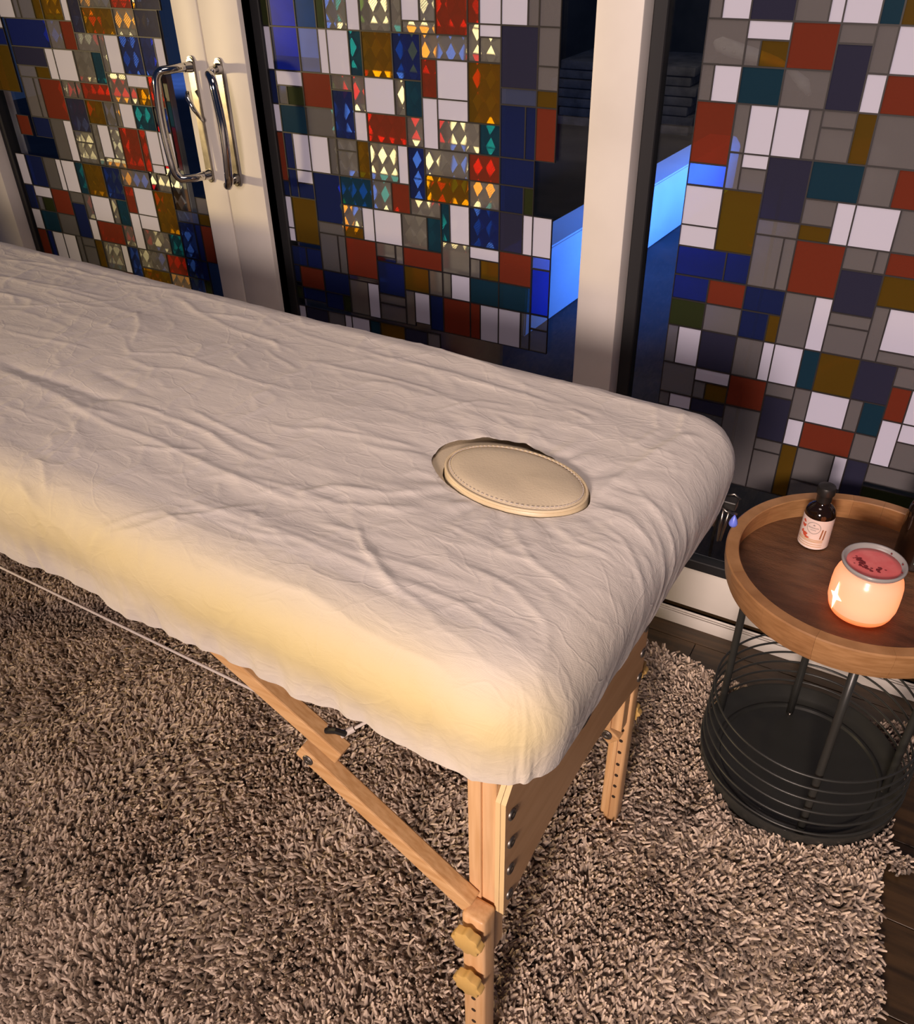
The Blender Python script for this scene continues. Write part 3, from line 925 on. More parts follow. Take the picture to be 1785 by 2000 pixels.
# ------------------------------------------------------------------ fitted sheet
def sheet_mat():
    T = NT('crinkled_nonwoven')
    p = T.n('ShaderNodeBsdfPrincipled')
    at = T.n('ShaderNodeAttribute'); at.attribute_name = 'contact'
    mxc = T.n('ShaderNodeMix'); mxc.data_type = 'RGBA'; mxc.inputs[6].default_value = (0.62, 0.57, 0.525, 1); mxc.inputs[7].default_value = (0.60, 0.495, 0.25, 1)
    T.l(at.outputs['Fac'], mxc.inputs[0]); T.l(mxc.outputs[2], p.inputs['Base Color'])
    p.inputs['Roughness'].default_value = 0.62
    p.inputs['Specular IOR Level'].default_value = 0.25
    p.inputs['Sheen Weight'].default_value = 0.12
    tc = T.n('ShaderNodeTexCoord')
    mp = T.n('ShaderNodeMapping'); mp.inputs['Scale'].default_value = (0.55, 1.7, 1.0)
    mp.inputs['Rotation'].default_value = (0, 0, math.radians(-8))
    T.l(tc.outputs['Object'], mp.inputs[0])
    nz = T.n('ShaderNodeTexNoise'); nz.inputs['Scale'].default_value = 42; nz.inputs['Detail'].default_value = 6; nz.inputs['Roughness'].default_value = 0.62
    nz.inputs['Distortion'].default_value = 1.2
    T.l(mp.outputs[0], nz.inputs['Vector'])
    vo = T.n('ShaderNodeTexVoronoi'); vo.feature = 'DISTANCE_TO_EDGE'; vo.inputs['Scale'].default_value = 13
    mp2 = T.n('ShaderNodeMapping'); mp2.inputs['Scale'].default_value = (0.6, 1.35, 1.0)
    nzd = T.n('ShaderNodeTexNoise'); nzd.inputs['Scale'].default_value = 6; nzd.inputs['Detail'].default_value = 3
    T.l(tc.outputs['Object'], nzd.inputs['Vector'])
    vadd = T.n('ShaderNodeVectorMath'); vadd.operation = 'MULTIPLY_ADD'
    vadd.inputs[1].default_value = (0.22, 0.22, 0.22)
    T.l(nzd.outputs['Color'], vadd.inputs[0]); T.l(tc.outputs['Object'], vadd.inputs[2])
    T.l(vadd.outputs[0], mp2.inputs[0]); T.l(mp2.outputs[0], vo.inputs['Vector'])
    cr = T.n('ShaderNodeValToRGB'); cr.color_ramp.elements[0].position = 0.0; cr.color_ramp.elements[1].position = 0.05
    cr.color_ramp.elements[0].color = (1, 1, 1, 1); cr.color_ramp.elements[1].color = (0, 0, 0, 1)
    T.l(vo.outputs['Distance'], cr.inputs[0])
    wv = T.n('ShaderNodeTexWave'); wv.inputs['Scale'].default_value = 190; wv.inputs['Distortion'].default_value = 0.4
    mp3 = T.n('ShaderNodeMapping'); mp3.inputs['Rotation'].default_value = (0, 0, math.radians(38))
    T.l(tc.outputs['Object'], mp3.inputs[0]); T.l(mp3.outputs[0], wv.inputs['Vector'])
    a1 = T.n('ShaderNodeMath'); a1.operation = 'MULTIPLY_ADD'; a1.inputs[1].default_value = 0.22
    T.l(cr.outputs[0], a1.inputs[0]); T.l(nz.outputs[0], a1.inputs[2])
    a2 = T.n('ShaderNodeMath'); a2.operation = 'MULTIPLY_ADD'; a2.inputs[1].default_value = 0.035
    T.l(wv.outputs['Fac'], a2.inputs[0]); T.l(a1.outputs[0], a2.inputs[2])
    b = T.n('ShaderNodeBump'); b.inputs['Strength'].default_value = 0.36; b.inputs['Distance'].default_value = 0.0035
    T.l(a2.outputs[0], b.inputs['Height'])
    T.l(b.outputs[0], p.inputs['Normal'])
    T.l(p.outputs[0], T.out.inputs[0])
    return T.m


MAT['sheet'] = sheet_mat()


def hem(px, py, ux, uy):
    near = np.clip(-uy, 0, 1); end = np.clip(ux, 0, 1); far = np.clip(uy, 0, 1)
    w = np.abs(ux) + np.abs(uy) + 1e-6
    h_near = 0.160 - 0.012 * px + 0.010 * (fbm(px * 6, px * 0 + 3.3, 5, 3) - .5) + 0.004 * np.exp(-((px + 0.02) / 0.06) ** 2)
    yy = np.clip(py / TW, 0, 1)
    h_end = 0.150 + 0.085 * np.clip((yy - 0.02) / 0.35, 0, 1) + 0.008 * (fbm(py * 9, py * 0, 6, 2) - .5)
    h = (near * h_near + end * h_end + far * 0.165 + np.clip(-ux, 0, 1) * 0.17) / w
    return np.where((np.abs(ux) + np.abs(uy)) < 1e-6, 0.12, h) + 0.0


def tuck(px, py, ux, uy):
    end = np.clip(ux, 0, 1); near = np.clip(-uy, 0, 1)
    return 0.006 + 0.030 * end + 0.004 * near


RS = 0.066
X, Y, d, T, q, P, N, ux, uy, px, py = cloth_grid(0.0032, 0.25, hem, RS, tuck)
P = P + N * 0.002
# long soft folds along the table, slightly fanned towards the hole end
u = P[..., 0]; v = P[..., 1]
wx = u + 0.10 * (fbm(u * 3, v * 3, 11) - .5); wy = v + 0.055 * (fbm(u * 2.2, v * 4, 12) - .5) + 0.10 * u * (v - 0.3)
top = np.clip(1 - T / q, 0, 1)
fold = ridge(wx * 1.9, wy * 15, 21) ** 7
fold2 = ridge(wx * 4.5 + 3, wy * 30, 23) ** 7
hollow = fbm(wx * 1.4, wy * 6, 25) - .5
mask = np.clip(fbm(u * 3.1, v * 3.7, 27) * 2.2 - .6, 0, 1)
disp = 0.0022 * fold * (0.15 + mask) + 0.0007 * fold2 * (0.1 + mask) + 0.008 * hollow
# sharp little creases
cre = ridge(u * 9 + 2 * fbm(u * 5, v * 5, 31), v * 13, 33) ** 9
cre2 = ridge(u * 14, v * 11 + 2 * fbm(u * 6, v * 6, 35), 37) ** 10
disp = disp + 0.0011 * cre + 0.0011 * cre2
disp = disp * (0.25 + 0.75 * top)

# creases of the thin cloth: small ridges along polylines (table-top points, metres)
def to_top(u, v):
    d = Rw @ np.array([u - 892.5, v - 1000.0, 1697.5]); t = (0.866 - 1.42) / d[2]
    w = np.array([d[0] * t - P0[0], d[1] * t - P0[1]])
    c, s = math.cos(PHI), math.sin(PHI)
    return (w[0] * c + w[1] * s, -w[0] * s + w[1] * c)


def crop_pt(a, b): return (a / 1.768, 470 + b / 1.768)


CREASES = []
for amp, wid, s in (
    (-5.0, 15, '0 405 100 450 260 500 430 550'), (-3.5, 13, '330 440 420 480 520 530'), (3.5, 12, '0 440 120 490 300 575 420 600'),
    (2, 5, '0 220 170 222'), (1.6, 4, '170 215 420 203'), (2, 5, '425 335 450 385 600 390 740 440 900 490 1030 525'), (2, 5, '470 230 478 290 462 350'),
    (2, 5, '450 405 520 435 620 445 740 480'), (2.6, 8, '610 185 680 240 790 290 900 330 1030 375'), (2.2, 5, '840 350 855 365 820 400 860 445'),
    (2, 5, '915 365 960 400 1030 440'), (2, 5, '935 335 975 375'), (2.4, 5, '270 600 265 655 160 750'), (2, 4, '240 655 140 725'), (2.4, 5, '125 745 150 760 155 830'),
    (2, 5, '420 695 600 715 720 710'), (3, 7, '410 550 520 575 700 650 890 750'), (3, 7, '640 570 760 630 900 690 960 715'), (3, 8, '210 540 300 590 420 640 560 690 800 800 1000 880'),
    (2, 5, '270 940 400 930 560 920'), (2.4, 6, '270 940 480 955 700 935 930 900'), (3, 7, '60 790 160 880 270 945'), (2, 5, '60 790 220 990'), (1.8, 4, '660 890 710 855'),
    (1.8, 4, '755 820 757 870'), (2, 5, '860 930 890 960 935 900'), (2, 6, '230 90 400 130 600 170'), (2, 7, '0 120 200 160 380 190'), (2, 7, '0 60 150 75 330 110'), (1.8, 5, '0 180 40 190 52 215'),
    (1.8, 5, '700 240 900 270'), (2, 6, '0 300 150 340 300 370'), (1.8, 5, '930 625 1030 650'), (1.6, 4, '305 535 320 570 345 545'), (1.6, 4, '0 560 120 600 250 640'), (1.8, 5, '560 920 620 960 600 975'), (2, 5, '750 960 900 1010 1030 1030'),
):
    cc = [float(q) for q in s.split()]
    CREASES.append((amp / 1000, wid / 1000, [to_top(*crop_pt(cc[i], cc[i + 1])) for i in range(0, len(cc), 2)]))
for amp, wid, s in (
    (2, 5, '1285 795 1281 807 1284 822 1292 834'), (2.4, 6, '1334 801 1331 840'), (2.4, 6, '1242 865 1292 834'), (4, 11, '1150 977 1205 932 1275 887 1337 847 1375 844'),
    (2.4, 6, '1222 932 1255 962 1300 992 1355 1035'), (2, 6, '1260 992 1290 1018 1312 1042 1332 1075'), (2, 6, '1317 952 1350 972 1360 1025'), (2, 6, '962 805 1002 827 1051 842 1076 864'), (2, 5, '1113 797 1160 824'),
    (2.6, 7, '690 1010 720 1070 760 1130 850 1200'), (2.6, 8, '490 925 660 980 830 990'), (2.4, 7, '560 830 720 850 830 870'), (2, 6, '620 1015 700 1040 780 1150'), (2.2, 7, '770 1120 900 1180 1020 1250'),
    (3, 8, '580 960 640 945 760 960 840 950'), (2, 5, '940 1040 990 1075 1060 1090'), (2.4, 6, '1000 1030 1040 1090 1130 1150'), (2, 5, '860 1010 960 1060'), (2, 6, '1080 1020 1140 1060 1200 1075'),
    (2.2, 6, '600 700 760 735 880 770'), (2, 6, '640 620 820 665 980 720'), (2, 6, '760 690 930 740 1100 790'), (2, 5, '840 800 930 780 1010 790'), (2, 6, '700 860 780 880 850 885'), (2, 6, '1160 985 1230 1000 1290 1040'), (2.2, 6, '1150 1000 1220 1040 1260 1100'),
    (2.4, 8, '340 960 470 1010 640 1070 820 1150'), (2.2, 7, '420 1080 600 1140 760 1230 900 1290'), (2, 6, '920 1100 1010 1150 1080 1220'),
):
    cc = [float(q) for q in s.split()]
    CREASES.append((amp / 1000, wid / 1000, [to_top(cc[i], cc[i + 1]) for i in range(0, len(cc), 2)]))
FX, FY = P[..., 0].ravel(), P[..., 1].ravel()
add = np.zeros(FX.shape)
jx = 0.006 * (vnoise(FX * 24, FY * 24, 91) - .5); jy = 0.006 * (vnoise(FX * 24, FY * 24, 92) - .5)
for amp, wid, pts in CREASES:
    best = np.zeros(FX.shape)
    m = len(pts) - 1
    for i in range(m):
        (x0, y0), (x1, y1) = pts[i], pts[i + 1]
        sel = np.nonzero((FX > min(x0, x1) - 3 * wid) & (FX < max(x0, x1) + 3 * wid) & (FY > min(y0, y1) - 3 * wid) & (FY < max(y0, y1) + 3 * wid))[0]
        if len(sel) == 0: continue
        ax, ay = FX[sel] + jx[sel] - x0, FY[sel] + jy[sel] - y0
        ex, ey = x1 - x0, y1 - y0
        L = ex * ex + ey * ey
        tt = np.clip((ax * ex + ay * ey) / L, 0, 1)
        dd = np.sqrt((ax - tt * ex) ** 2 + (ay - tt * ey) ** 2)
        along = (i + tt) / m
        fade = np.clip(np.minimum(along, 1 - along) * 5 + 0.25, 0, 1)
        best[sel] = np.maximum(best[sel], np.exp(-(dd / (wid * 0.62)) ** 1.5) * fade)
    add += 0.8 * amp * best
disp = disp + add.reshape(disp.shape)
# gathers in the skirt
per = px * np.abs(uy) * 1.0 + py * np.abs(ux) + (px + py) * np.minimum(np.abs(ux), np.abs(uy)) * 3
sk = np.clip((T - 0.03) / 0.10, 0, 1)
gat = (fbm(per * 21 + 1.5 * fbm(per * 7, T * 8, 41), T * 6, 43, 2) - .5) * 2
gat2 = (fbm(per * 60, T * 18, 45, 2) - .5) * 2
disp = disp + sk * (1 - 0.75 * np.clip(ux, 0, 1)) * (0.0085 * gat * (0.35 + 0.65 * sk) + 0.0022 * gat2)
bulge = np.sin(np.clip(T / 0.14, 0, 1) * math.pi) * 0.004
disp = disp + bulge * (np.abs(uy) + np.abs(ux) > 0)
# pull towards the face hole
rr, ph, aa, bb = hole_r(u, v)
dist = (rr - 1) * 0.075
near = np.exp(-np.clip(dist, 0, 9) / 0.055)
rad = np.sin(ph * 13 + 3 * vnoise(ph * 2, rr * 1.2, 51)) * 0.5 + np.sin(ph * 23 + 1.3) * 0.3
disp = disp * (1 - 0.55 * near) + (0.0034 * rad * near * np.clip(dist / 0.02, 0, 1) - 0.0035 * np.exp(-np.clip(dist, 0, 9) / 0.03)) * top
P = P + N * disp[..., None]
# the hole in the sheet: stretched open at the far left of the plug, so the vinyl shows there
c, s = math.cos(HROT), math.sin(HROT)
ga = 0.002 + 0.0 * aa
phs = ph
open_ = np.clip(np.cos(phs - math.radians(138)), 0, 1) ** 1.6
Rh = 1.003 + 0.34 * open_ + 0.02 * (vnoise(phs * 5, phs * 0, 61) - .5)
ins = (rr < Rh) & (d < 1e-6)
kk = np.where(ins, Rh / np.maximum(rr, 0.3), 1.0)
P[..., 0] = np.where(ins, HC[0] + (P[..., 0] - HC[0]) * kk, P[..., 0])
P[..., 1] = np.where(ins, HC[1] + (P[..., 1] - HC[1]) * kk, P[..., 1])
# where the thin cloth lies tight on the vinyl edge, the yellow vinyl shows through it
contact = np.exp(-((T - 0.088) / 0.055) ** 2) * np.clip(-uy * 1.0, 0, 1) * np.clip(0.72 + 1.0 * (fbm(px * 4, T * 9, 81, 3) - .35), 0, 1)
contact = contact + 0.35 * np.exp(-((T - 0.08) / 0.05) ** 2) * np.clip(ux, 0, 1) * np.clip(1 - py / 0.25, 0, 1)
sm, used_ = grid_mesh('fitted_sheet', P, ins, True)
cat_ = sm.attributes.new('contact', 'FLOAT', 'POINT')
cat_.data.foreach_set('value', np.clip(contact, 0, 1).reshape(-1)[used_].astype(np.float32))
sh = link_mesh('fitted_sheet', sm, MAT['sheet'], smooth=True)
sh.location = (P0[0], P0[1], 0); sh.rotation_euler = (0, 0, PHI)
tag(sh, 'creamy crinkled fitted sheet stretched over the massage table', 'sheet')

# plug cushion in the face hole
pl = empty('face_hole_plug', (P0[0], P0[1], 0), PHI)
tag(pl, 'oval beige vinyl cushion plugging the hole in the sheeted table', 'cushion')
pl.location = (P0[0] + HC[0] * math.cos(PHI) - HC[1] * math.sin(PHI), P0[1] + HC[0] * math.sin(PHI) + HC[1] * math.cos(PHI), ZTOP - 0.004)
pl.rotation_euler = (math.radians(1.5), math.radians(0.5), PHI + HROT)


def oval(bm, prof, n=96):
    rows = []
    for sc, z, dz in prof:
        if sc == 0:
            rows.append([bm.verts.new((0, 0, z))]); continue
        rows.append([bm.verts.new(((HA - 0.001 + sc) * math.cos(2 * math.pi * i / n), (HB - 0.001 + sc) * math.sin(2 * math.pi * i / n), z)) for i in range(n)])
    for A, B in zip(rows[:-1], rows[1:]):
        for i in range(n):
            if len(B) == 1: bm.faces.new((A[i], A[(i + 1) % n], B[0]))
            else: bm.faces.new((A[i], A[(i + 1) % n], B[(i + 1) % n], B[i]))


bm = bmesh.new()
oval(bm, [(-0.010, -0.062, 0), (-0.002, -0.05, 0), (-0.001, -0.010, 0), (-0.0015, 0.004, 0), (-0.0045, 0.0085, 0)])
obj('side_band', bm, MAT['vinyl_piping'], pl, smooth=True)
bm = bmesh.new()
oval(bm, [(-0.0045, 0.0075, 0), (-0.0075, 0.0102, 0), (-0.013, 0.0118, 0), (-0.022, 0.0130, 0), (-0.035, 0.0135, 0), (-0.05, 0.0138, 0), (0, 0.0139, 0)])
for v in bm.verts:
    if v.co.z > 0.0105:
        v.co.z += 0.0022 * (float(vnoise(np.array([v.co.x * 26 + 5]), np.array([v.co.y * 26]), 7)[0]) - .5)
obj('top_pad', bm, MAT['vinyl'], pl, smooth=True)
bm = bmesh.new()
ra = [((HA - 0.0045) * math.cos(2 * math.pi * i / 96), (HB - 0.0045) * math.sin(2 * math.pi * i / 96), 0.0090) for i in range(96)]
tube(bm, ra, 0.0018, seg=8, closed=True)
obj('piping', bm, MAT['vinyl_piping'], pl, smooth=True)
bm = bmesh.new()
for i in range(84):
    a = 2 * math.pi * i / 84
    p = Vector(((HA - 0.0092) * math.cos(a), (HB - 0.0092) * math.sin(a), 0.0119))
    t = Vector((-HA * math.sin(a), HB * math.cos(a), 0)).normalized()
    bar(bm, p - t * 0.0016, p + t * 0.0016, 0.0008, 0.0006, bevel=0)
obj('stitching', bm, MAT['cord'], pl)['kind'] = 'stuff'

# ------------------------------------------------------------------ side table with wire basket
SX, SY = 0.016, 1.283
st = empty('side_table', (SX, SY, 0))
tag(st, 'round side table with a wooden tray top on a black wire basket', 'side table')

WOODS = []
for i, (a, b) in enumerate([((.34, .17, .065), (.44, .235, .10)), ((.40, .215, .09), (.50, .29, .13)), ((.30, .145, .055), (.40, .205, .085)), ((.44, .25, .11), (.55, .33, .16))]):
    WOODS.append(pbr('acacia_%d' % i, a, 0.42, col2=b, scale=(5, 5, 30), nscale=6, bump=0.08, bscale=40))
MAT['tray_floor'] = pbr('tray_floor_wood', (0.085, 0.038, 0.017), 0.42, col2=(0.15, 0.070, 0.032), scale=(3, 14, 5), nscale=5, bump=0.5, bscale=38, bdist=0.003)

tr = empty('tray', parent=st)
prof = [(0.191, 0.5145), (0.1925, 0.516), (0.2105, 0.516), (0.2128, 0.514), (0.2120, 0.497), (0.2080, 0.474), (0.2035, 0.463), (0.197, 0.461), (0.185, 0.461), (0.185, 0.470), (0.1965, 0.474), (0.1945, 0.490)]
edges = [150, 187, 213, 238, 262, 292, 322, 352, 372, 392, 425, 447, 462, 480, 510]
for i in range(len(edges) - 1):
    a0, a1 = math.radians(edges[i]), math.radians(edges[i + 1]) - 0.0012
    n = max(3, int((edges[i + 1] - edges[i]) / 3))
    bm = bmesh.new()
    rows = []
    for k in range(n + 1):
        a = a0 + (a1 - a0) * k / n
        rows.append([bm.verts.new((r * math.cos(a), r * math.sin(a), z)) for r, z in prof])
    m = len(prof)
    for A, B in zip(rows[:-1], rows[1:]):
        for k in range(m): bm.faces.new((A[k], A[(k + 1) % m], B[(k + 1) % m], B[k]))
    bm.faces.new(rows[0][::-1]); bm.faces.new(rows[-1])
    obj('stave', bm, WOODS[(i * 3 + (i % 2)) % 4], tr, angle=35)
bm = bmesh.new()
lathe(bm, [(0, 0.4745), (0.06, 0.4745), (0.12, 0.4745), (0.1955, 0.4745), (0.1955, 0.462), (0, 0.462)], 72)
obj('tray_floor', bm, MAT['tray_floor'], tr, angle=35)

bk = empty('basket', parent=st)
bm = bmesh.new()
lathe(bm, [(0, 0.0145), (0.140, 0.0145), (0.146, 0.0155), (0.148, 0.021), (0.152, 0.022), (0.157, 0.019), (0.170, 0.024), (0.183, 0.042), (0.187, 0.043), (0.188, 0.039), (0.186, 0.014), (0.184, 0.009), (0, 0.009)], 96)
obj('base_dish', bm, MAT['dark_metal'], bk, angle=50)
ROD = [(-0.168, 0.052), (-0.041, 0.128), (0.036, -0.164), (0.158, 0.010)]
for x, y in ROD:
    bm = bmesh.new()
    tube(bm, [(x, y, 0.012), (x, y, 0.10), (x, y, 0.30), (x * 1.0, y * 1.0, 0.462)], 0.0072, seg=12)
    obj('rod', bm, MAT['dark_metal'], bk, smooth=True)
    bm = bmesh.new()
    bmesh.ops.create_uvsphere(bm, u_segments=10, v_segments=6, radius=0.0045, matrix=Matrix.Translation((x * .97, y * .97 - 0.004, 0.018)))
    obj('weld', bm, MAT['dull_chrome'], bk, smooth=True)
for i, z in enumerate((0.054, 0.082, 0.110, 0.138, 0.166, 0.194)):
    bm = bmesh.new()
    r = 0.188 - 0.0012 * i
    tube(bm, [(r * math.cos(2 * math.pi * k / 96), r * math.sin(2 * math.pi * k / 96), z) for k in range(96)], 0.0022, seg=8, closed=True)
    obj('wire_ring', bm, MAT['dark_metal'], bk, smooth=True)
bm = bmesh.new()
tube(bm, [(0.172 * math.cos(2 * math.pi * k / 72), 0.172 * math.sin(2 * math.pi * k / 72), 0.4575) for k in range(72)], 0.0035, seg=8, closed=True)
obj('top_ring', bm, MAT['dark_metal'], bk, smooth=True)
ZF = 0.4747

# ------------------------------------------------------------------ bottles
MAT['amber'] = pbr('amber_bottle', (0.012, 0.006, 0.003), 0.07, spec=0.6, coat=0.5)
MAT['label'] = pbr('bottle_label', (0.80, 0.66, 0.60), 0.5, col2=(0.84, 0.72, 0.66), nscale=20)
MAT['label_red'] = pbr('label_red', (0.62, 0.10, 0.05), 0.55)
MAT['label_brown'] = pbr('label_brown', (0.34, 0.13, 0.05), 0.55)
MAT['label_gold'] = pbr('label_gold', (0.62, 0.36, 0.12), 0.55)
MAT['label_grey'] = pbr('label_grey', (0.30, 0.27, 0.25), 0.55)
MAT['label_teal'] = pbr('label_teal', (0.20, 0.42, 0.40), 0.55)


def bottle(name, loc, rz, label, r=0.0255, lab_mat='label'):
    o = empty(name, loc, rz)
    tag(o, label, 'bottle')
    bm = bmesh.new()
    lathe(bm, [(0, 0), (r - .003, 0), (r - .0006, 0.0015), (r, 0.004), (r, 0.066), (r - .001, 0.071), (r - .004, 0.077), (r - .009, 0.082), (r - .0135, 0.086), (0.0108, 0.089), (0.0108, 0.094), (0, 0.094)], 48)
    obj('glass_body', bm, MAT['amber'], o, smooth=True)
    bm = bmesh.new()
    lathe(bm, [(0, 0.090), (0.0122, 0.090), (0.0126, 0.0915), (0.0126, 0.103), (0.0132, 0.1045), (0.0150, 0.1055), (0.0152, 0.1075), (0.0152, 0.1165), (0.0140, 0.1195), (0.0105, 0.121), (0, 0.1212)], 40)
    obj('cap', bm, MAT['black_plastic'], o, angle=40)
    bm = bmesh.new()
    lathe(bm, [(r + 0.0003, 0.0035), (r + 0.0003, 0.0635)], 48)
    lb = obj('label', bm, MAT[lab_mat], o, smooth=True)

    def decal(nm, polys, mat):
        bm = bmesh.new()
        for pts in polys:
            vs = [bm.verts.new(((r + 0.0006) * math.sin(s / r), -(r + 0.0006) * math.cos(s / r), z)) for s, z in pts]
            bm.faces.new(vs)
        obj(nm, bm, MAT[mat], lb)
    return o, decal


def petal(cx, cy, a, w, h):
    pts = []
    for i in range(14):
        t = 2 * math.pi * i / 14
        x = w * math.cos(t); y = h * math.sin(t) * (1 - 0.35 * math.cos(t))
        pts.append((cx + x * math.cos(a) - y * math.sin(a), cy + x * math.sin(a) + y * math.cos(a)))
    return pts


b1, dec = bottle('oil_bottle', (-0.0675, 1.368, ZF), math.radians(-10), 'small amber oil bottle with a white floral label on the wooden tray')
# ring emblem with two short lines of tiny print
seg = []
for i in range(40):
    a0, a1 = 2 * math.pi * i / 40, 2 * math.pi * (i + 1) / 40
    seg.append([(0.002 + 0.0118 * math.cos(a0), 0.047 + 0.0118 * math.sin(a0)), (0.002 + 0.0118 * math.cos(a1), 0.047 + 0.0118 * math.sin(a1)),
                (0.002 + 0.0108 * math.cos(a1), 0.047 + 0.0108 * math.sin(a1)), (0.002 + 0.0108 * math.cos(a0), 0.047 + 0.0108 * math.sin(a0))])
dec('ring_emblem', seg, 'label_grey')
txt = []
for i in range(9):
    x = -0.0072 + i * 0.0020
    txt.append([(x, 0.0462), (x + 0.0013, 0.0462), (x + 0.0013, 0.0484), (x, 0.0484)])
for i in range(5):
    x = -0.0024 + i * 0.0019
    txt.append([(x, 0.0420), (x + 0.0012, 0.0420), (x + 0.0012, 0.0436), (x, 0.0436)])
txt.append([(0.000, 0.0515), (0.004, 0.0515), (0.0035, 0.0530), (0.002, 0.0545), (0.0005, 0.0530)])
dec('fine_print', txt, 'label_grey')
dec('petals', [petal(-0.0165, 0.054, -0.5, 0.0036, 0.0024), petal(-0.0180, 0.046, 0.5, 0.0026, 0.0030), petal(-0.0145, 0.0455, 0.9, 0.0040, 0.0026), petal(-0.0165, 0.0335, 1.2, 0.0036, 0.0022),
               petal(-0.0105, 0.0310, 0.2, 0.0050, 0.0030), petal(-0.0098, 0.0272, -0.4, 0.0046, 0.0024), petal(-0.0055, 0.0250, 0.2, 0.0042, 0.0018)], 'label_red')
dec('vanilla_sticks', [[(0.0145, 0.026), (0.0170, 0.026), (0.0190, 0.046), (0.0165, 0.046)], [(0.0200, 0.024), (0.0225, 0.024), (0.0240, 0.044), (0.0215, 0.044)]], 'label_brown')
gold = []
for z in (0.0225, 0.0200, 0.0178, 0.0130, 0.0085):
    n = 12
    for i in range(n):
        s0, s1 = -0.024 + 0.046 * i / n, -0.024 + 0.046 * (i + 1) / n
        gold.append([(s0, z), (s1, z), (s1, z + 0.0011), (s0, z + 0.0011)])
dec('label_lines', gold, 'label_gold')
for i in range(6):
    pass

b2, dec2 = bottle('oil_bottle', (0.094, 1.392, ZF), math.radians(20), 'taller dark bottle with a teal label at the right edge of the tray', r=0.034, lab_mat='amber')
b2.scale = (1, 1, 1.5)
dec2('teal_label', [[(-0.012 + 0.002 * i, 0.012), (-0.010 + 0.002 * i, 0.012), (-0.010 + 0.002 * i, 0.028), (-0.012 + 0.002 * i, 0.028)] for i in range(14)], 'label_teal')

# ------------------------------------------------------------------ candle burner
def ceramic(name, col, tcol, fac):
    T = NT(name)
    p = T.n('ShaderNodeBsdfPrincipled'); p.inputs['Base Color'].default_value = c4(col); p.inputs['Roughness'].default_value = 0.22
    t = T.n('ShaderNodeBsdfTranslucent'); t.inputs[0].default_value = c4(tcol)
    m = T.n('ShaderNodeMixShader'); m.inputs[0].default_value = fac
    T.l(p.outputs[0], m.inputs[1]); T.l(t.outputs[0], m.inputs[2]); T.l(m.outputs[0], T.out.inputs[0])
    return T.m


MAT['jar'] = ceramic('lit_porcelain', (0.70, 0.56, 0.50), (0.95, 0.60, 0.38), 0.36)
MAT['jar_base'] = ceramic('thick_porcelain', (0.62, 0.40, 0.30), (0.95, 0.36, 0.17), 0.60)
MAT['grey_glaze'] = pbr('grey_glaze', (0.34, 0.32, 0.31), 0.25, spec=0.6)
MAT['wax'] = pbr('pink_wax', (0.72, 0.13, 0.13), 0.25, col2=(0.78, 0.20, 0.19), nscale=40)
MAT['burnt'] = pbr('burnt_herbs', (0.16, 0.01, 0.015), 0.6)
em = NT('flame_glow')
e = em.n('ShaderNodeEmission'); e.inputs[0].default_value = (1.0, 0.82, 0.50, 1); e.inputs[1].default_value = 3.0
em.l(e.outputs[0], em.out.inputs[0])
MAT['flame'] = em.m

JX, JY = 0.033, 1.217
jb = empty('candle_burner', (JX, JY, ZF))
tag(jb, 'glowing ceramic wax burner with a star cutout and pink wax on the tray', 'wax burner')
bm = bmesh.new()
lathe(bm, [(0.0495, 0.017), (0.0515, 0.024), (0.0520, 0.034), (0.0520, 0.052), (0.0513, 0.064), (0.0490, 0.073), (0.0450, 0.081), (0.0415, 0.086), (0.0400, 0.090), (0.0405, 0.093)], 64)
obj('jar', bm, MAT['jar'], jb, smooth=True)
bm = bmesh.new()
lathe(bm, [(0, 0.0005), (0.034, 0.0005), (0.040, 0.0015), (0.0455, 0.006), (0.0482, 0.0115), (0.0495, 0.017)], 64)
obj('jar_base', bm, MAT['jar_base'], jb, smooth=True)
bm = bmesh.new()
lathe(bm, [(0.0395, 0.0895), (0.0440, 0.0925), (0.0470, 0.0965), (0.0478, 0.0995), (0.0468, 0.1022), (0.0448, 0.1022), (0.0425, 0.0995), (0.0390, 0.0955), (0.030, 0.0925), (0, 0.0915)], 64)
obj('dish', bm, MAT['grey_glaze'], jb, smooth=True)
bm = bmesh.new()
lathe(bm, [(0, 0.0968), (0.030, 0.0968), (0.0392, 0.0966), (0.0398, 0.0955)], 48)
wx_ = obj('wax', bm, MAT['wax'], jb, smooth=True)
bm = bmesh.new()
rnd = random.Random(8)
for i in range(46):
    a = math.radians(150 + 200 * rnd.random()); rr_ = 0.014 + 0.008 * rnd.random()
    if i < 22: a = math.radians(165 + 60 * rnd.random()); rr_ = 0.012 + 0.016 * rnd.random()
    x, y = rr_ * math.cos(a) - 0.002, rr_ * math.sin(a)
    bmesh.ops.create_icosphere(bm, subdivisions=1, radius=0.0010 + 0.0016 * rnd.random(), matrix=Matrix.Translation((x, y, 0.0969)) @ Matrix.Diagonal((1.6, 1, .35, 1)))
for (a, rr_) in ((60, .040), (20, .041), (350, .0405), (70, .030)):
    bmesh.ops.create_icosphere(bm, subdivisions=1, radius=0.0016, matrix=Matrix.Translation((rr_ * math.cos(math.radians(a)), rr_ * math.sin(math.radians(a)), 0.0972 + (rr_ - .035) * .4)))
hb = obj('herb_flakes', bm, MAT['burnt'], jb); hb['kind'] = 'stuff'
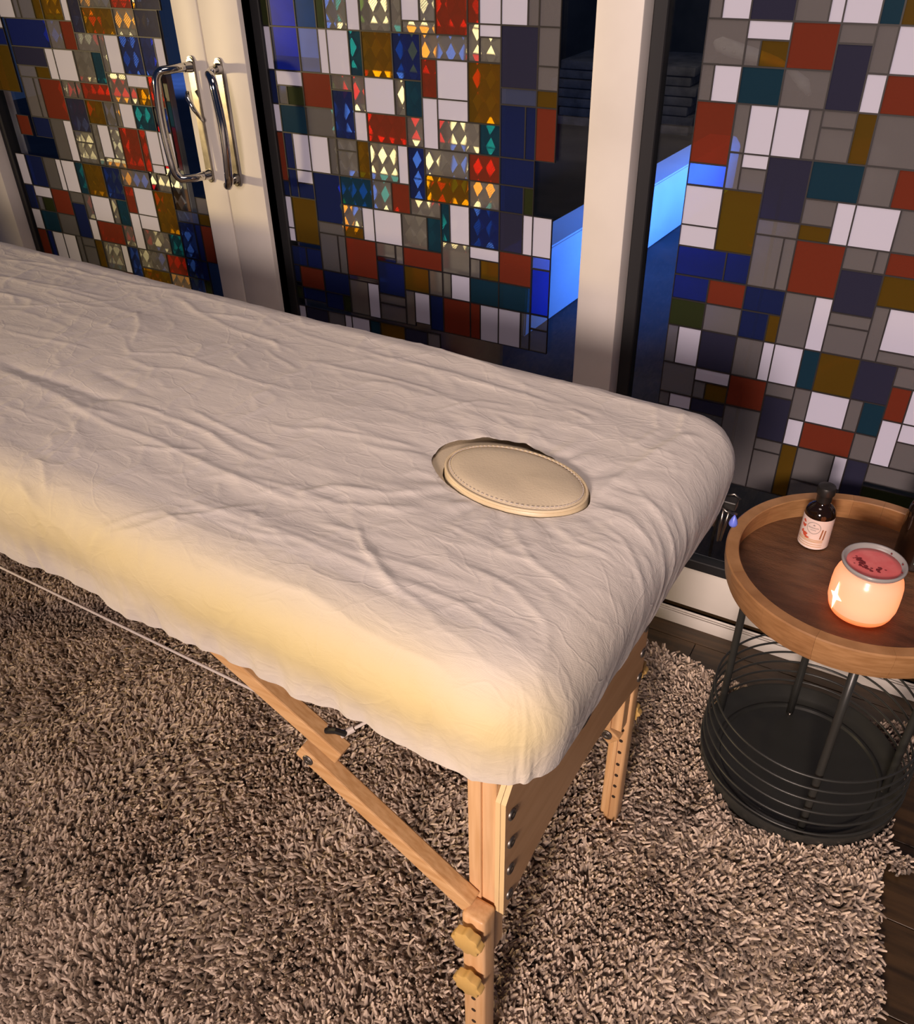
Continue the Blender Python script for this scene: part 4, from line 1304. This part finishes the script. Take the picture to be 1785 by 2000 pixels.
# glowing plate for the flame light of the star opening, on the side towards the left of the photographer
bm = bmesh.new()
ca = math.radians(222)
sp = [(0, .0290), (.0042, .0055), (.0145, -.0005), (.0045, -.0045), (0.0005, -.0265), (-.0045, -.0045), (-.0140, -.0005), (-.0040, .0050)]
cen = bm.verts.new((0.0526 * math.cos(ca), 0.0526 * math.sin(ca), 0.043))
vs = [bm.verts.new((0.0526 * math.cos(ca + s / 0.052), 0.0526 * math.sin(ca + s / 0.052), 0.043 + z)) for s, z in sp]
for i in range(8): bm.faces.new((cen, vs[i], vs[(i + 1) % 8]))
obj('star_glow_plate', bm, MAT['flame'], jb)
bm = bmesh.new()
lathe(bm, [(0, 0.012), (0.019, 0.012), (0.019, 0.026), (0, 0.026)], 24)
tl = obj('tealight', bm, MAT['cord'], jb)
lamp('candle_flame', 'POINT', (JX, JY, ZF + 0.042), 0.27, (1.0, 0.44, 0.25), shadow_soft_size=0.008)

# ------------------------------------------------------------------ hanging clip at the table's far corner
cl = empty('metal_clip', (-0.168, 1.035, 0.735))
tag(cl, 'small metal clip with a blue drop hanging at the far table corner', 'clip')
bm = bmesh.new()
box(bm, -0.014, 0.012, -0.006, 0.010, -0.012, 0.002, bevel=0.002, seg=2)
obj('block', bm, MAT['black_plastic'], cl)
bm = bmesh.new()
tube(bm, [(-0.012, -0.007, -0.006), (0.002, -0.012, -0.010), (0.010, -0.008, -0.013), (0.014, 0.000, -0.018)], 0.0016, seg=8)
tube(bm, [(-0.006, 0.008, 0.002), (0.004, 0.012, 0.005), (0.014, 0.010, 0.0)], 0.0014, seg=8)
obj('wire_loop', bm, MAT['dull_chrome'], cl, smooth=True)
for x0, x1, z1 in ((-0.012, -0.014, -0.045), (-0.004, -0.004, -0.068), (0.004, 0.000, -0.066)):
    bm = bmesh.new()
    tube(bm, [(x0, -0.004, -0.012), ((x0 + x1) / 2, -0.005, (z1 - .012) / 2), (x1, -0.004, z1)], [0.0018, 0.0022, 0.0014], seg=8)
    obj('prong', bm, MAT['dull_chrome'], cl, smooth=True)
MAT['blue_drop'] = pbr('blue_drop', (0.16, 0.22, 0.85), 0.3)
bm = bmesh.new()
lathe(bm, [(0, 0.012), (0.002, 0.009), (0.0055, 0.001), (0.0062, -0.003), (0.0048, -0.0065), (0, -0.008)], 20, c=(0.013, -0.008, -0.026))
obj('drop', bm, MAT['blue_drop'], cl, smooth=True)

# ------------------------------------------------------------------ shag rug
RX1 = 0.205
def right_edge(y): return RX1 + 0.012 * math.sin(y * 9 + .6) + 0.006 * math.sin(y * 23)
def far_edge(x): return 1.478 - 0.055 * max(0, min(1, (x + 0.40) / 0.35)) + 0.012 * math.sin(x * 9) + 0.045 * max(0, min(1, (x - 0.0) / 0.2))


bm = bmesh.new()
pts = [(-2.6, -0.9)] + [(right_edge(y) - 0.006, y) for y in np.linspace(-0.9, 1.44, 40)] + [(x, far_edge(x) - 0.006) for x in np.linspace(0.19, -2.6, 40)]
poly(bm, [(x, y, 0.0005) for x, y in pts], (0, 0, 0.006))
MAT['rug_base'] = pbr('rug_backing', (0.17, 0.125, 0.09), 0.9)
rug = obj('shag_rug', bm, MAT['rug_base'])
tag(rug, 'taupe long pile shag rug under the massage table', 'rug')

T = NT('rug_yarn')
p = T.n('ShaderNodeBsdfPrincipled'); p.inputs['Roughness'].default_value = 0.75; p.inputs['Specular IOR Level'].default_value = 0.2
p.inputs['Sheen Weight'].default_value = 0.2
hi = T.n('ShaderNodeHairInfo')
cr = T.n('ShaderNodeValToRGB')
cr.color_ramp.elements[0].color = (0.23, 0.165, 0.120, 1)
cr.color_ramp.elements[1].color = (0.88, 0.72, 0.585, 1)
T.l(hi.outputs['Random'], cr.inputs[0])
mr = T.n('ShaderNodeMapRange'); mr.inputs[3].default_value = 0.30; mr.inputs[4].default_value = 1.15  # roots darkened in colour for the shade between strands
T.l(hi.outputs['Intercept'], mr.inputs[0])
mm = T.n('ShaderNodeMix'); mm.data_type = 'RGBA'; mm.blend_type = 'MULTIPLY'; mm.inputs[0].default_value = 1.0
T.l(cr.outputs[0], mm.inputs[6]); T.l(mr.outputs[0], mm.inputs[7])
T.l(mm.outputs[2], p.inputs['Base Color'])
T.l(p.outputs[0], T.out.inputs[0])
MAT['yarn'] = T.m

N1, N2 = 156000, 14000
rx = np.concatenate([RNG.uniform(-2.35, 0.23, N1), RNG.uniform(-2.6, 0.23, N2)])
ry = np.concatenate([RNG.uniform(0.12, 1.52, N1), RNG.uniform(-0.9, 0.12, N2)])
re = np.array([right_edge(t) for t in ry]); fe = np.array([far_edge(t) for t in rx])
keep = (rx < re) & (ry < fe) & ((rx - SX) ** 2 + (ry - SY) ** 2 > 0.186 ** 2)
for lx, ly in ((-0.284, 0.522), (-0.262, 0.998)):
    keep &= ~((np.abs(rx - lx) < 0.018) & (np.abs(ry - ly) < 0.018))
tx = RNG.normal(0.222, 0.008, 60); ty = RNG.normal(1.150, 0.010, 60)
re = np.concatenate([re[keep], tx + 1]); fe = np.concatenate([fe[keep], ty + 1])
rx = np.concatenate([rx[keep], tx]); ry = np.concatenate([ry[keep], ty])
n = len(rx)
K = 5
ang = 2.4 * (fbm(rx * 4.2, ry * 4.2, 71) - .5) * 6 + RNG.normal(0, 0.75, n)
lean = -0.1 + 1.5 * (fbm(rx * 6, ry * 6, 73)) + RNG.normal(0, 0.25, n)
ln = RNG.uniform(0.017, 0.029, n) * (0.8 + 0.4 * fbm(rx * 8, ry * 8, 75))
# outward lean at the borders
be = np.clip(1 - (re - rx) / 0.04, 0, 1); bf = np.clip(1 - (fe - ry) / 0.04, 0, 1)
dx = np.cos(ang) + 0.5 * be; dy = np.sin(ang) + 0.5 * bf
nn = np.sqrt(dx * dx + dy * dy) + 1e-6
dx /= nn; dy /= nn
ts = np.linspace(0, 1, K)
cv = np.zeros((n, K, 3), np.float32)
curl = RNG.normal(0, 0.5, n)
for i, t in enumerate(ts):
    th = lean * (0.35 + 0.85 * t)
    hx = ln * t * np.sin(th); hz = ln * t * np.cos(th) * np.where(th < 1.4, 1, 0.8)
    a2 = curl * t * t
    ex = dx * np.cos(a2) - dy * np.sin(a2); ey = dx * np.sin(a2) + dy * np.cos(a2)
    cv[:, i, 0] = rx + ex * hx
    cv[:, i, 1] = ry + ey * hx
    cv[:, i, 2] = 0.005 + np.maximum(hz, 0.003 * t)
hc = bpy.data.hair_curves.new('pile')
hc.add_curves([K] * n)
hc.position_data.foreach_set('vector', cv.reshape(-1))
rad = np.tile(np.array([0.0018, 0.0024, 0.0027, 0.0025, 0.0013], np.float32), n) * np.repeat(RNG.uniform(0.8, 1.15, n).astype(np.float32), K)
ra_ = hc.attributes.get('radius') or hc.attributes.new('radius', 'FLOAT', 'POINT')
ra_.data.foreach_set('value', rad)
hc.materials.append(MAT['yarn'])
po = bpy.data.objects.new('pile', hc)
COL.objects.link(po)
po.parent = rug
po['kind'] = 'stuff'
